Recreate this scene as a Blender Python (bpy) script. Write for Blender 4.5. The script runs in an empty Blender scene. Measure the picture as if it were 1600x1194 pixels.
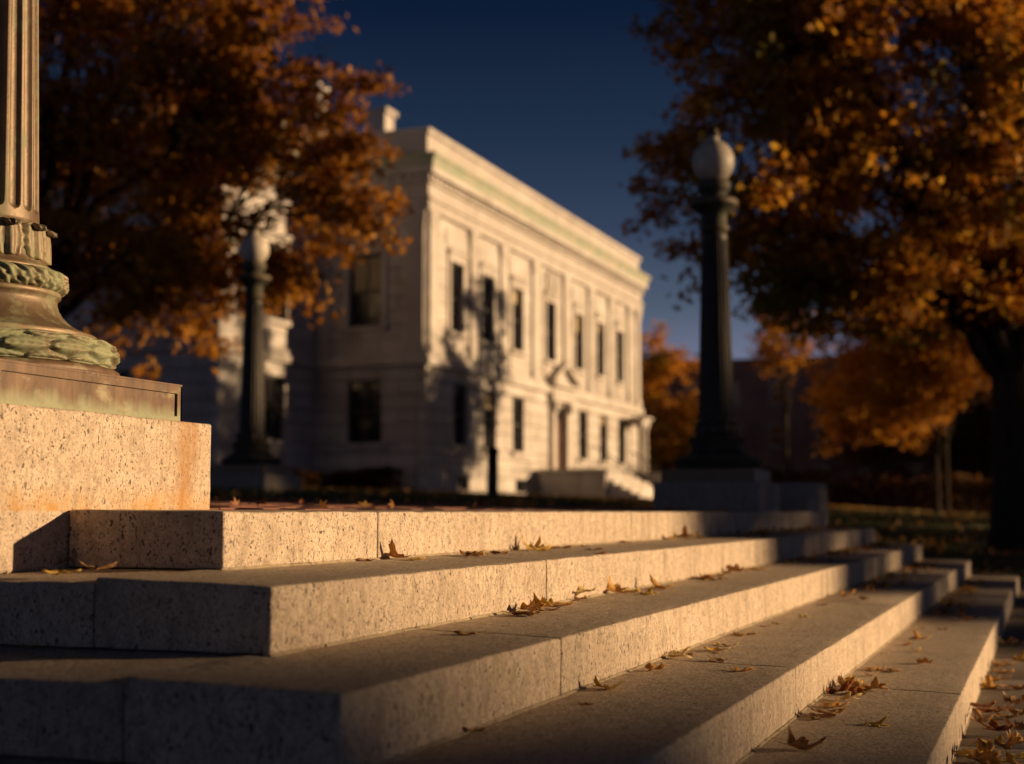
import bpy, bmesh, math, random
import numpy as np
from mathutils import Vector, Matrix, noise
rnd = random.Random(7)
rng = np.random.default_rng(11)
SC = bpy.context.scene
COL = SC.collection

# ---------------------------------------------------------------- camera, sky, sun, exposure
TH, PH = math.radians(20.0), math.radians(5.04)
cam = bpy.data.cameras.new('camera')
camo = bpy.data.objects.new('camera', cam)
COL.objects.link(camo)
camo.location = (0, 0, 0)
camo.rotation_euler = (math.pi / 2 + PH, 0, TH - math.pi / 2)
cam.sensor_width = 36
cam.lens = 51.75
cam.clip_start = 0.05
cam.clip_end = 3000
cam.dof.use_dof = True
cam.dof.focus_distance = 4.25
cam.dof.aperture_fstop = 2.1
cam.dof.aperture_blades = 9
SC.camera = camo

SUNV = Vector((0.213, -0.459, 0.078)).normalized()      # towards the sun
SUN_EL = math.asin(SUNV.z)
w = bpy.data.worlds.new('World')
SC.world = w
w.use_nodes = True
nt = w.node_tree
bg = nt.nodes['Background']
sky = nt.nodes.new('ShaderNodeTexSky')
sky.sky_type = 'NISHITA'
sky.sun_disc = False
sky.sun_elevation = SUN_EL
sky.sun_rotation = math.atan2(SUNV.x, SUNV.y)
sky.altitude = 17000
sky.air_density = 0.36
sky.dust_density = 0.25
sky.ozone_density = 2.6
bg.inputs['Strength'].default_value = 0.05
# pale haze that thickens evenly towards the whole horizon, added to the clear sky
tc = nt.nodes.new('ShaderNodeTexCoord')
sx = nt.nodes.new('ShaderNodeSeparateXYZ')
nt.links.new(tc.outputs['Generated'], sx.inputs[0])
hz = nt.nodes.new('ShaderNodeValToRGB')
stops = [(0.0, (.20, .185, .20)), (.11, (.092, .100, .130)), (.137, (.052, .066, .082)), (.19, (.021, .030, .047)), (.25, (.0075, .0145, .0255)), (.33, (.0004, .003, .010)), (.5, (0, 0, 0))]
while len(hz.color_ramp.elements) < len(stops): hz.color_ramp.elements.new(.5)
for e_, (p_, c_) in zip(hz.color_ramp.elements, stops):
    e_.position = p_; e_.color = (c_[0] * 3.8, c_[1] * 3.8, c_[2] * 3.8, 1)
nt.links.new(sx.outputs[2], hz.inputs[0])
sc_ = nt.nodes.new('ShaderNodeVectorMath'); sc_.operation = 'SCALE'; sc_.inputs['Scale'].default_value = 5.0
nt.links.new(hz.outputs[0], sc_.inputs[0])
ad = nt.nodes.new('ShaderNodeVectorMath'); ad.operation = 'ADD'
nt.links.new(sky.outputs[0], ad.inputs[0]); nt.links.new(sc_.outputs[0], ad.inputs[1])
nt.links.new(ad.outputs[0], bg.inputs[0])
sl = bpy.data.lights.new('sun', 'SUN')
slo = bpy.data.objects.new('sun', sl)
COL.objects.link(slo)
sl.energy = 5.0
sl.angle = math.radians(0.55)
sl.color = (1.0, 0.675, 0.365)
slo.rotation_euler = SUNV.to_track_quat('Z', 'Y').to_euler()
slo.location = SUNV * 60
SC.view_settings.view_transform = 'Standard'
SC.view_settings.look = 'None'
SC.view_settings.exposure = 0.53
SC.view_settings.gamma = 1.0
SC.view_settings.use_curve_mapping = False

# ---------------------------------------------------------------- node helpers / materials
class NT:
    def __init__(s, name):
        s.m = bpy.data.materials.new(name)
        s.m.use_nodes = True
        s.t = s.m.node_tree
        s.b = s.t.nodes['Principled BSDF']
        s.co = s.t.nodes.new('ShaderNodeTexCoord').outputs['Object']
    def n(s, typ, **kw):
        n = s.t.nodes.new(typ)
        for k, v in kw.items():
            setattr(n, k, v)
        return n
    def set(s, sock, v):
        if isinstance(v, bpy.types.NodeSocket):
            s.t.links.new(v, sock)
        elif isinstance(v, (tuple, list)) and len(v) == 3 and len(sock.default_value) == 4:
            sock.default_value = (*v, 1)
        else:
            sock.default_value = v
    def mapv(s, vec, scale=(1, 1, 1), loc=(0, 0, 0)):
        n = s.n('ShaderNodeMapping')
        s.set(n.inputs[0], vec)
        n.inputs['Scale'].default_value = scale
        n.inputs['Location'].default_value = loc
        return n.outputs[0]
    def noise(s, vec, scale, detail=4, rough=.55, dist=0, out=0):
        n = s.n('ShaderNodeTexNoise')
        s.set(n.inputs['Vector'], vec)
        n.inputs['Scale'].default_value = scale
        n.inputs['Detail'].default_value = detail
        n.inputs['Roughness'].default_value = rough
        n.inputs['Distortion'].default_value = dist
        return n.outputs[out]
    def voro(s, vec, scale, feature='F1', out='Distance'):
        n = s.n('ShaderNodeTexVoronoi', feature=feature)
        s.set(n.inputs['Vector'], vec)
        n.inputs['Scale'].default_value = scale
        return n.outputs[out]
    def ramp(s, fac, stops, interp='LINEAR'):
        n = s.n('ShaderNodeValToRGB')
        cr = n.color_ramp
        cr.interpolation = interp
        while len(cr.elements) < len(stops):
            cr.elements.new(0.5)
        for e, (p, c) in zip(cr.elements, stops):
            e.position = p
            e.color = (*c, 1) if isinstance(c, (tuple, list)) else (c, c, c, 1)
        s.set(n.inputs[0], fac)
        return n.outputs[0]
    def mix(s, fac, a, b, mode='MIX'):
        n = s.n('ShaderNodeMix', data_type='RGBA', blend_type=mode)
        s.set(n.inputs[0], fac)
        s.set(n.inputs[6], a)
        s.set(n.inputs[7], b)
        return n.outputs[2]
    def math(s, op, a, b=0.0, clamp=False):
        n = s.n('ShaderNodeMath', operation=op, use_clamp=clamp)
        s.set(n.inputs[0], a)
        s.set(n.inputs[1], b)
        return n.outputs[0]
    def xyz(s, vec):
        n = s.n('ShaderNodeSeparateXYZ')
        s.set(n.inputs[0], vec)
        return n.outputs
    def geo(s, out):
        return s.n('ShaderNodeNewGeometry').outputs[out]
    def island(s):
        return s.geo('Random Per Island')
    def objrand(s):
        return s.n('ShaderNodeObjectInfo').outputs['Random']
    def attr(s, name, out='Fac'):
        n = s.n('ShaderNodeAttribute')
        n.attribute_name = name
        return n.outputs[out]
    def vadd(s, a, b):
        n = s.n('ShaderNodeVectorMath', operation='ADD')
        s.set(n.inputs[0], a)
        s.set(n.inputs[1], b)
        return n.outputs[0]
    def bump(s, h, strength=.5, dist=.01):
        n = s.n('ShaderNodeBump')
        n.inputs['Strength'].default_value = strength
        n.inputs['Distance'].default_value = dist
        s.set(n.inputs['Height'], h)
        s.t.links.new(n.outputs[0], s.b.inputs['Normal'])
    def out(s, color=None, rough=.8, metal=0, spec=None):
        if color is not None:
            s.set(s.b.inputs['Base Color'], color)
        s.set(s.b.inputs['Roughness'], rough)
        s.set(s.b.inputs['Metallic'], metal)
        if spec is not None:
            s.b.inputs['Specular IOR Level'].default_value = spec
        return s.m

def granite(name, base, light, fleck, fleck_amt=.5, rust=False, streaks=False, grain=1.0, bump=.5):
    g = NT(name)
    # world position keeps the grain continuous in scale but each block gets its own offset
    r = g.objrand()
    pos = g.geo('Position')
    off = g.n('ShaderNodeCombineXYZ')
    g.set(off.inputs[0], g.math('MULTIPLY', r, 37.0))
    g.set(off.inputs[1], g.math('MULTIPLY', r, 11.0))
    p = g.vadd(pos, off.outputs[0])
    n1 = g.noise(p, 9, 5, .6)
    big = g.noise(p, 2.2, 3, .6)
    c = g.mix(g.ramp(n1, [(.3, 0), (.7, 1)]), base, light)
    c = g.mix(g.math('MULTIPLY', g.ramp(big, [(.35, 0), (.7, 1)]), .35), c, tuple(v * .72 for v in base))
    # feldspar grains
    gr = g.voro(p, 170 * grain, out='Color')
    grx = g.xyz(gr)[0]
    c = g.mix(g.ramp(grx, [(0.0, .30), (.35, 0.0)]), c, tuple(v * .62 for v in base))
    c = g.mix(g.ramp(grx, [(.72, 0), (1, .35)]), c, tuple(min(1, v * 1.35) for v in light))
    # dark mica specks of two sizes, a little elongated, unevenly spread
    q = g.mapv(p, (1, 1, .62))
    wv = g.noise(p, 60 * grain, 2, .5, 0, 1)
    sc2 = g.n('ShaderNodeVectorMath', operation='SCALE')
    g.set(sc2.inputs[0], wv); sc2.inputs['Scale'].default_value = .024
    q = g.vadd(q, sc2.outputs[0])
    dens = g.noise(p, 9, 3, .6)
    def specks(scale, r0, keep):
        d = g.voro(q, scale * grain)
        cr = g.xyz(g.voro(q, scale * grain, out='Color'))[0]
        gate = g.ramp(g.math('ADD', cr, g.math('MULTIPLY', g.math('SUBTRACT', dens, .5), .5)), [(keep, 0), (keep + .05, 1)])
        return g.math('MULTIPLY', g.ramp(d, [(r0 * .65, 1), (r0, 0)]), gate)
    fl = g.math('MAXIMUM', specks(150, .44, .72), g.math('MAXIMUM', specks(82, .38, .84), g.math('MULTIPLY', specks(220, .5, .60), .6)))
    c = g.mix(g.math('MULTIPLY', fl, fleck_amt), c, fleck)
    mo = g.noise(g.mapv(p, (1, 1, .5)), 38 * grain, 3, .6, .6)
    c = g.mix(g.ramp(mo, [(.46, 0), (.70, .55)]), c, tuple(v * .5 for v in base))
    if streaks:
        x = g.xyz(pos)
        st = g.noise(g.mapv(pos, (7, 1, .8)), 1.6, 4, .62)
        zz = g.ramp(g.noise(g.mapv(pos, (16, 1, 2)), 1.0, 2, .5), [(.3, .2), (.8, 1)])
        s1 = g.math('MULTIPLY', g.ramp(st, [(.50, 0), (.64, .95)]), zz)
        xm = g.n('ShaderNodeMapRange')
        g.set(xm.inputs[0], x[0])
        xm.inputs[1].default_value = 4.2
        xm.inputs[2].default_value = 10.0
        nz = g.xyz(g.geo('Normal'))[2]
        side = g.math('SUBTRACT', 1.0, g.math('ABSOLUTE', nz), True)
        s1 = g.math('MULTIPLY', g.math('MULTIPLY', s1, g.math('ADD', .25, xm.outputs[0])), side, True)
        c = g.mix(s1, c, (.07, .055, .045))
    if rust:
        x = g.xyz(g.co)
        # one rusty run-off band below the bronze plinth's corner, and lichen along the foot
        wob = g.noise(g.mapv(g.co, (3, 3, 5)), 1.4, 4, .6)
        d = g.math('ABSOLUTE', g.math('ADD', g.math('SUBTRACT', x[0], .345), g.math('MULTIPLY', g.math('SUBTRACT', wob, .5), .16)))
        band = g.ramp(d, [(.0, .85), (.035, .6), (.075, .18), (.16, 0)])
        stn = g.ramp(g.noise(g.mapv(g.co, (26, 26, 3)), 1.0, 4, .6), [(.25, .35), (.65, 1)])
        c = g.mix(g.math('MULTIPLY', band, stn), c, (.33, .16, .045))
        ft = g.n('ShaderNodeMapRange')
        g.set(ft.inputs[0], x[2])
        ft.inputs[1].default_value = .075
        ft.inputs[2].default_value = .005
        fz = g.math('MULTIPLY', ft.outputs[0], g.ramp(g.noise(g.co, 9, 5, .65), [(.38, 0), (.62, .9)]), True)
        above = g.ramp(x[2], [(.0, 0), (.003, 1)])
        c = g.mix(g.math('MULTIPLY', fz, above), c, (.45, .24, .06))
    h = g.math('ADD', g.math('MULTIPLY', g.noise(p, 70 * grain, 6, .7), 1.0), g.math('MULTIPLY', fl, -.25))
    h = g.math('ADD', h, g.math('MULTIPLY', g.noise(p, 22, 3, .6), .9))
    g.bump(h, bump, .006)
    return g.out(c, .82, 0, .3)

M = {}
M['granite'] = granite('warm_speckled_granite', (.475, .37, .27), (.61, .495, .375), (.045, .036, .033), .95, streaks=True)
M['granite_ped'] = granite('pedestal_granite', (.48, .375, .275), (.60, .485, .37), (.05, .036, .03), .92, rust=True)
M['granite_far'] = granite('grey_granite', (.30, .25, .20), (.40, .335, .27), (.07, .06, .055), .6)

def mortar():
    g = NT('old_mortar')
    c = g.ramp(g.noise(g.geo('Position'), 22, 5, .7), [(.3, (.12, .09, .06)), (.5, (.34, .27, .17)), (.75, (.42, .34, .22))])
    g.bump(g.noise(g.geo('Position'), 90, 4, .7), .8, .006)
    return g.out(c, .95)
M['mortar'] = mortar()

def bronze(name, verd=.45, dark=1.0, metal=.28, rough=.50):
    g = NT(name)
    p = g.co
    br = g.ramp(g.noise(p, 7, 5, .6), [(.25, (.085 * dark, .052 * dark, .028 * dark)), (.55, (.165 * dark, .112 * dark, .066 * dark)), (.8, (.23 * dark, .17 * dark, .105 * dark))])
    vn = g.noise(g.mapv(p, (1, 1, .35)), 6, 6, .68)
    vf = g.noise(p, 26, 4, .7)
    v = g.math('ADD', g.math('MULTIPLY', vn, .7), g.math('MULTIPLY', vf, .3))
    vm = g.ramp(v, [(.62 - .20 * verd, 0), (.76 - .20 * verd, 1)])
    cav = g.geo('Pointiness')
    kd = min(1, dark * 1.1)
    vc = g.mix(g.noise(p, 13, 4, .6), (.15 * kd, .17 * kd, .09 * kd), (.31 * kd, .33 * kd, .20 * kd))
    vm2 = g.math('MULTIPLY', vm, min(1.0, .25 + verd))
    c = g.mix(vm2, br, vc)
    crev = g.ramp(cav, [(.40, .7), (.475, 0)])
    c = g.mix(crev, c, (.018, .016, .010))
    edge = g.ramp(cav, [(.53, 0), (.62, .5)])
    c = g.mix(edge, c, (.36, .25, .14))
    ro = g.math('ADD', g.math('MULTIPLY', vm2, .35), rough)
    me = g.math('MULTIPLY', g.math('SUBTRACT', 1.0, vm2, True), metal)
    g.bump(g.noise(p, 55, 6, .7), .22, .006)
    return g.out(c, ro, me)
M['bronze'] = bronze('brown_bronze', .62)
M['verdigris'] = bronze('verdigris_bronze', 1.05)
def plinthmat():
    g = NT('plinth_bronze')
    p = g.co
    c = g.ramp(g.noise(g.mapv(p, (9, 9, 2)), 1.6, 6, .68), [(.28, (.045, .028, .017)), (.5, (.115, .066, .036)), (.72, (.17, .105, .06))])
    z = g.xyz(p)[2]
    run = g.noise(g.mapv(p, (16, 16, .8)), 1.3, 5, .65)
    lo = g.n('ShaderNodeMapRange')
    g.set(lo.inputs[0], g.math('ADD', z, g.math('MULTIPLY', g.math('SUBTRACT', run, .5), -.10)))
    lo.inputs[1].default_value = .315; lo.inputs[2].default_value = .275
    gr = g.mix(g.noise(p, 30, 4, .7), (.15, .19, .11), (.30, .30, .19))
    c = g.mix(g.math('MULTIPLY', lo.outputs[0], .85), c, gr)
    pt = g.ramp(g.noise(g.mapv(p, (4, 4, 6)), 1.5, 5, .6), [(.56, 0), (.66, .7)])
    c = g.mix(pt, c, (.30, .27, .17))
    g.bump(g.noise(p, 60, 5, .7), .2, .004)
    return g.out(c, .55, .15, .4)
M['plinth_bronze'] = plinthmat()
M['bronze_dark'] = bronze('darkened_bronze', .45, .17, .3, .5)  # brown bronze with its colours scaled much darker, for the two far lamps
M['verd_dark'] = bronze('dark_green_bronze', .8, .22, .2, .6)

def simple(name, c, rough=.8, metal=0, nscale=0, var=.3, bump=0, spec=None):
    g = NT(name)
    col = c
    if nscale:
        n = g.noise(g.co, nscale, 5, .6)
        col = g.mix(g.ramp(n, [(.3, 0), (.7, 1)]), tuple(v * (1 - var) for v in c), tuple(min(1, v * (1 + var)) for v in c))
        if bump:
            g.bump(g.noise(g.co, nscale * 6, 5, .6), bump, .01)
    return g.out(col, rough, metal, spec)

def marble():
    g = NT('pale_marble')
    p = g.geo('Position')
    r = g.math('FRACT', g.math('ADD', g.objrand(), g.island()))
    c = g.ramp(g.noise(p, .8, 6, .65), [(.3, (.42, .375, .33)), (.55, (.59, .545, .50)), (.75, (.70, .655, .60))])
    c = g.mix(g.math('MULTIPLY', r, .42), c, (.33, .28, .25))
    st = g.noise(g.mapv(p, (1.9, 1.9, .15)), 1.6, 6, .66)
    c = g.mix(g.ramp(st, [(.52, 0), (.74, .55)]), c, (.21, .18, .15))
    blotch = g.noise(p, 3.2, 5, .7)
    c = g.mix(g.ramp(blotch, [(.52, 0), (.70, .38)]), c, (.24, .20, .17))
    g.bump(g.noise(p, 14, 5, .6), .3, .02)
    return g.out(c, .85, 0, .3)
M['marble'] = marble()
def copper():
    g = NT('green_copper')
    p = g.geo('Position')
    c = g.ramp(g.noise(g.mapv(p, (1, 1, .3)), 1.3, 5, .6), [(.35, (.42, .38, .30)), (.55, (.34, .36, .27)), (.75, (.25, .32, .23))])
    return g.out(c, .75, 0, .3)
M['copper'] = copper()
M['marble_darker'] = simple('basement_stone', (.38, .34, .30), .9, 0, 3, .2)  # flat darker stone tone, not assigned to any mesh
def glass():
    g = NT('window_glass')
    c = g.ramp(g.noise(g.geo('Position'), .5, 2, .5), [(.4, (.012, .012, .014)), (.7, (.025, .026, .03))])
    return g.out(c, .07, 0, .5)
M['glass'] = glass()
M['sash'] = simple('dark_sash_paint', (.035, .028, .022), .5)
M['blind'] = simple('pale_blind', (.42, .33, .2), .9)
M['dark_inside'] = simple('dark_room', (.012, .011, .011), .95)
M['door_wood'] = simple('brown_door', (.13, .055, .028), .5, 0, 6, .3)
M['black_iron'] = simple('black_iron', (.014, .014, .015), .45, .3)
M['roofing'] = simple('roof_gravel', (.16, .15, .14), .95, 0, 3, .2)

def brick_far():
    g = NT('dark_red_brick')
    n = g.n('ShaderNodeTexBrick')
    g.set(n.inputs['Vector'], g.mapv(g.co, (1, 1, 1)))
    n.inputs['Color1'].default_value = (.30, .095, .06, 1)
    n.inputs['Color2'].default_value = (.22, .07, .048, 1)
    n.inputs['Mortar'].default_value = (.30, .24, .20, 1)
    n.inputs['Scale'].default_value = 4
    c = g.mix(g.ramp(g.noise(g.co, .6, 4, .6), [(.3, .0), (.7, .5)]), n.outputs[0], (.09, .035, .028))
    return g.out(c, .9)
M['brick_wall'] = brick_far()
def brick_pave():
    g = NT('brick_paver')
    r = g.island()
    c = g.ramp(r, [(0, (.13, .042, .026)), (.45, (.22, .075, .045)), (1, (.30, .12, .07))])
    c = g.mix(g.math('MULTIPLY', g.noise(g.geo('Position'), 30, 4, .6), .5), c, (.12, .06, .045))
    g.bump(g.noise(g.geo('Position'), 80, 4, .6), .4, .004)
    return g.out(c, .85)
M['brick_pave'] = brick_pave()
M['bed'] = simple('paving_bed', (.09, .07, .055), .95, 0, 20, .3)

def ground_mat():
    g = NT('lawn_and_earth')
    p = g.geo('Position')
    a = g.noise(p, 1.1, 6, .65)
    b = g.noise(p, 14, 5, .7)
    c = g.ramp(b, [(.3, (.018, .024, .008)), (.55, (.05, .065, .018)), (.8, (.085, .09, .03))])
    c = g.mix(g.ramp(a, [(.45, 0), (.62, .75)]), c, (.085, .058, .03))
    g.bump(b, .8, .05)
    return g.out(c, .95, 0, .1)
M['ground'] = ground_mat()
def slabmat():
    g = NT('walkway_concrete')
    p = g.geo('Position')
    c = g.ramp(g.noise(p, 5, 6, .65), [(.3, (.20, .165, .135)), (.55, (.27, .225, .185)), (.75, (.33, .28, .23))])
    c = g.mix(g.ramp(g.noise(p, 140, 3, .6), [(.55, 0), (.68, .6)]), c, (.09, .075, .06))
    g.bump(g.noise(p, 110, 5, .7), .5, .004)
    return g.out(c, .9)
M['slab'] = slabmat()

def bark():
    g = NT('maple_bark')
    c = g.ramp(g.noise(g.mapv(g.co, (6, 6, 1.2)), 3, 6, .65), [(.3, (.02, .014, .010)), (.6, (.055, .040, .028)), (.8, (.09, .068, .048))])
    g.bump(g.noise(g.mapv(g.co, (8, 8, 1)), 4, 6, .7), .9, .03)
    return g.out(c, .95, 0, .1)
M['bark'] = bark()

def leafmat(name, stops, patch=None, patch_pos=(.5, .62), trans=.45, rough=.6):
    """crown leaves: colour per leaf, hue drifting through the crown, light shining through"""
    g = NT(name)
    r = g.island()
    c = g.ramp(r, stops)
    p = g.geo('Position')
    if patch:
        c = g.mix(g.ramp(g.noise(p, .55, 3, .5), [(patch_pos[0], 0), (patch_pos[1], .85)]), c, patch)
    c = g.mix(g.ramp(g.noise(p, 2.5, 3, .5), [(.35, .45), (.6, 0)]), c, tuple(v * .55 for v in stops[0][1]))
    t = g.t
    tr = g.n('ShaderNodeBsdfTranslucent')
    g.set(tr.inputs[0], c)
    ms = g.n('ShaderNodeMixShader')
    ms.inputs[0].default_value = trans
    g.out(c, rough, 0, .25)
    t.links.new(g.b.outputs[0], ms.inputs[1])
    t.links.new(tr.outputs[0], ms.inputs[2])
    t.links.new(ms.outputs[0], t.nodes['Material Output'].inputs[0])
    return g.m
M['leaf_rust'] = leafmat('rust_orange_crown', [(0, (.18, .065, .008)), (.4, (.40, .155, .012)), (.75, (.60, .26, .02)), (1, (.70, .38, .045))], (.60, .26, .018), (.50, .62), trans=.5)
M['leaf_gold'] = leafmat('orange_gold_crown', [(0, (.20, .05, .010)), (.35, (.38, .11, .012)), (.7, (.50, .20, .02)), (1, (.56, .34, .04))], (.17, .17, .025), (.52, .68))
M['leaf_maple'] = leafmat('bright_orange_crown', [(0, (.34, .11, .010)), (.4, (.58, .22, .016)), (.8, (.72, .34, .025)), (1, (.76, .44, .05))], (.48, .17, .014))
M['leaf_turn'] = leafmat('turning_green_orange_crown', [(0, (.28, .10, .012)), (.4, (.52, .20, .016)), (.75, (.70, .32, .025)), (1, (.76, .44, .05))], (.26, .24, .03), (.56, .70))
M['leaf_turn2'] = leafmat('amber_maple_crown', [(0, (.29, .105, .013)), (.4, (.54, .215, .018)), (.75, (.74, .345, .028)), (1, (.80, .47, .06))], (.22, .23, .03), (.50, .64), trans=.55)
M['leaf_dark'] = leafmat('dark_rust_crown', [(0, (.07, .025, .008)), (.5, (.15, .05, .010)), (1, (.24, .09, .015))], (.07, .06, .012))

def fallen(name, c1, c2, vein):
    g = NT(name)
    n = g.noise(g.co, 26, 5, .65)
    c = g.mix(g.ramp(n, [(.35, 0), (.65, 1)]), c1, c2)
    c = g.mix(g.ramp(g.noise(g.co, 70, 3, .6), [(.6, 0), (.72, .7)]), c, vein)
    g.bump(g.noise(g.co, 60, 4, .6), .5, .004)
    t = g.t
    tr = g.n('ShaderNodeBsdfTranslucent')
    g.set(tr.inputs[0], c)
    ms = g.n('ShaderNodeMixShader')
    ms.inputs[0].default_value = .25
    g.out(c, .5, 0, .4)
    t.links.new(g.b.outputs[0], ms.inputs[1])
    t.links.new(tr.outputs[0], ms.inputs[2])
    t.links.new(ms.outputs[0], t.nodes['Material Output'].inputs[0])
    return g.m
FL = {
 'yellow': fallen('fallen_yellow', (.66, .40, .06), (.72, .50, .12), (.30, .13, .03)),
 'orange': fallen('fallen_orange', (.52, .24, .045), (.66, .38, .10), (.22, .07, .02)),
 'brown': fallen('fallen_brown', (.32, .16, .055), (.50, .30, .13), (.10, .04, .015)),
 'red': fallen('fallen_red', (.30, .085, .022), (.42, .16, .04), (.12, .04, .012)),
 'pale': fallen('fallen_pale', (.70, .52, .20), (.76, .60, .30), (.40, .24, .08)),
}

# ---------------------------------------------------------------- object helpers
def tag(o, label=None, cat=None, group=None, kind=None):
    if label: o['label'] = label
    if cat: o['category'] = cat
    if group: o['group'] = group
    if kind: o['kind'] = kind
    return o
def empty(name, loc=(0, 0, 0), rz=0, parent=None):
    o = bpy.data.objects.new(name, None)
    COL.objects.link(o)
    o.location = loc
    o.rotation_euler = (0, 0, rz)
    o.empty_display_size = .1
    if parent: o.parent = parent
    return o
def link(name, me, parent=None, loc=(0, 0, 0)):
    o = bpy.data.objects.new(name, me)
    COL.objects.link(o)
    o.location = loc
    if parent: o.parent = parent
    return o
class MB:
    """collects verts and faces, links them as one mesh object"""
    def __init__(s):
        s.v = []; s.f = []
    def add(s, vs, fs):
        b = len(s.v)
        s.v += [tuple(v) for v in vs]
        s.f += [tuple(b + i for i in f) for f in fs]
        return s
    def hexa(s, p):       # 8 points: bottom ring 0-3 ccw, top ring 4-7
        return s.add(p, [(3, 2, 1, 0), (4, 5, 6, 7), (0, 1, 5, 4), (1, 2, 6, 5), (2, 3, 7, 6), (3, 0, 4, 7)])
    def box(s, x0, x1, y0, y1, z0, z1):
        return s.hexa([(x0, y0, z0), (x1, y0, z0), (x1, y1, z0), (x0, y1, z0), (x0, y0, z1), (x1, y0, z1), (x1, y1, z1), (x0, y1, z1)])
    def prism(s, poly, axis_a, axis_b):   # poly: list of 3d points, extruded by vector axis_b
        n = len(poly)
        q = [tuple(Vector(p) + Vector(axis_b)) for p in poly]
        return s.add(list(poly) + q, [tuple(range(n))[::-1], tuple(range(n, 2 * n))] + [(i, (i + 1) % n, n + (i + 1) % n, n + i) for i in range(n)])
    def tube(s, pts, rads, seg=8, cap=True):
        ring = []
        up = Vector((0, 0, 1))
        prev = None
        for i, p in enumerate(pts):
            p = Vector(p)
            d = (Vector(pts[min(i + 1, len(pts) - 1)]) - Vector(pts[max(i - 1, 0)])).normalized()
            a = prev if prev else (Vector((1, 0, 0)) if abs(d.x) < .9 else Vector((0, 1, 0)))
            a = (a - d * a.dot(d)).normalized()
            prev = a
            b = d.cross(a)
            ring.append([tuple(p + (a * math.cos(t) + b * math.sin(t)) * rads[i]) for t in [2 * math.pi * k / seg for k in range(seg)]])
        vs = [v for r in ring for v in r]
        fs = []
        for i in range(len(pts) - 1):
            for k in range(seg):
                fs.append((i * seg + k, i * seg + (k + 1) % seg, (i + 1) * seg + (k + 1) % seg, (i + 1) * seg + k))
        if cap:
            fs.append(tuple(range(seg))[::-1])
            fs.append(tuple((len(pts) - 1) * seg + k for k in range(seg)))
        return s.add(vs, fs)
    def lathe(s, prof, seg=64, fn=None, c=(0, 0)):
        """prof: [(r,z)]; fn(theta,i)->dr"""
        n = len(prof)
        vs = []
        for i, (r, z) in enumerate(prof):
            for k in range(seg):
                t = 2 * math.pi * k / seg
                rr = r + (fn(t, i) if fn else 0)
                vs.append((c[0] + rr * math.cos(t), c[1] + rr * math.sin(t), z))
        fs = [(i * seg + k, i * seg + (k + 1) % seg, (i + 1) * seg + (k + 1) % seg, (i + 1) * seg + k) for i in range(n - 1) for k in range(seg)]
        fs.append(tuple(range(seg))[::-1])
        fs.append(tuple((n - 1) * seg + k for k in range(seg)))
        return s.add(vs, fs)
    def mesh(s, name, mat, smooth=False):
        me = bpy.data.meshes.new(name)
        me.from_pydata(s.v, [], s.f)
        me.materials.append(mat)
        if smooth:
            me.shade_smooth()
        me.update()
        return me
    def build(s, name, mat, parent=None, loc=(0, 0, 0), smooth=False):
        return link(name, s.mesh(name, mat, smooth), parent, loc)

def auto_smooth(me, ang=40):
    bm = bmesh.new(); bm.from_mesh(me)
    for f in bm.faces: f.smooth = True
    for e in bm.edges:
        if len(e.link_faces) == 2 and e.calc_face_angle(0) > math.radians(ang): e.smooth = False
    bm.to_mesh(me); bm.free()

def bevel_mesh(me, width, seg=2, rough=0.0, cut=0.0):
    """round the arrises; optionally cut long faces and roughen slightly"""
    bm = bmesh.new(); bm.from_mesh(me)
    bmesh.ops.remove_doubles(bm, verts=bm.verts, dist=1e-5)
    if cut:
        for ax in range(3):
            xs = [v.co[ax] for v in bm.verts]
            a, b = min(xs), max(xs)
            n = int((b - a) / cut)
            for i in range(1, n):
                co = [0, 0, 0]; no = [0, 0, 0]
                co[ax] = a + (b - a) * i / n; no[ax] = 1
                bmesh.ops.bisect_plane(bm, geom=bm.verts[:] + bm.edges[:] + bm.faces[:], plane_co=co, plane_no=no)
    edges = [e for e in bm.edges if len(e.link_faces) == 2 and e.calc_face_angle(0) > math.radians(35)]
    bmesh.ops.bevel(bm, geom=edges, offset=width, segments=seg, profile=.6, affect='EDGES')
    if rough:
        for v in bm.verts:
            q = v.co * 14
            v.co += noise.noise_vector(q) * rough + noise.noise_vector(v.co * 45) * rough * .5
    bmesh.ops.recalc_face_normals(bm, faces=bm.faces)
    bm.to_mesh(me); bm.free()
    auto_smooth(me, 38)

# added shade casters out of view (coordinates across and along the sun's bearing)
PC, PG = 75.0, 120.0
GQ, GW, GE, GR = -3.40, 9.0, 16.58, 22.5


# ---------------------------------------------------------------- ground
def sstep(a, b, x):
    t = min(1, max(0, (x - a) / (b - a)))
    return t * t * (3 - 2 * t)
def plaza_z(y):
    if y < 6: return .025 * (y - 1.917) - .006
    if y < 20: return .096 + .0396 * (y - 6)
    return .65
def ground_z(x, y):
    low = -.80 + .64 * sstep(15.5, 44, x)
    if x < -8: low = -.80
    wgt = sstep(2.6, 5.6, y) if x < 15.5 else sstep(1.0, 8.0, y) * sstep(15.5, 20, x) + sstep(2.6, 5.6, y) * (1 - sstep(15.5, 20, x))
    wgt *= sstep(-6, -1, x)
    return low + (plaza_z(y) - low) * wgt
xs = [-300, -120, -60, -30, -15, -8, -6, -5, -4, -3, -2, -1, 0, 1, 2] + [3 + .75 * i for i in range(24)] + [21 + 1.5 * i for i in range(24)] + [60, 66, 74, 84, 96, 112, 135, 170, 230, 320, 500, 900]
ys = [-500, -250, -130, -80, -50, -30, -18, -12, -8, -5, -3] + [-2 + .6 * i for i in range(22)] + [11.5, 12.5, 14, 15.5, 17, 18.5, 20, 24, 30, 40, 60, 90, 140, 220, 350, 600]
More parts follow.
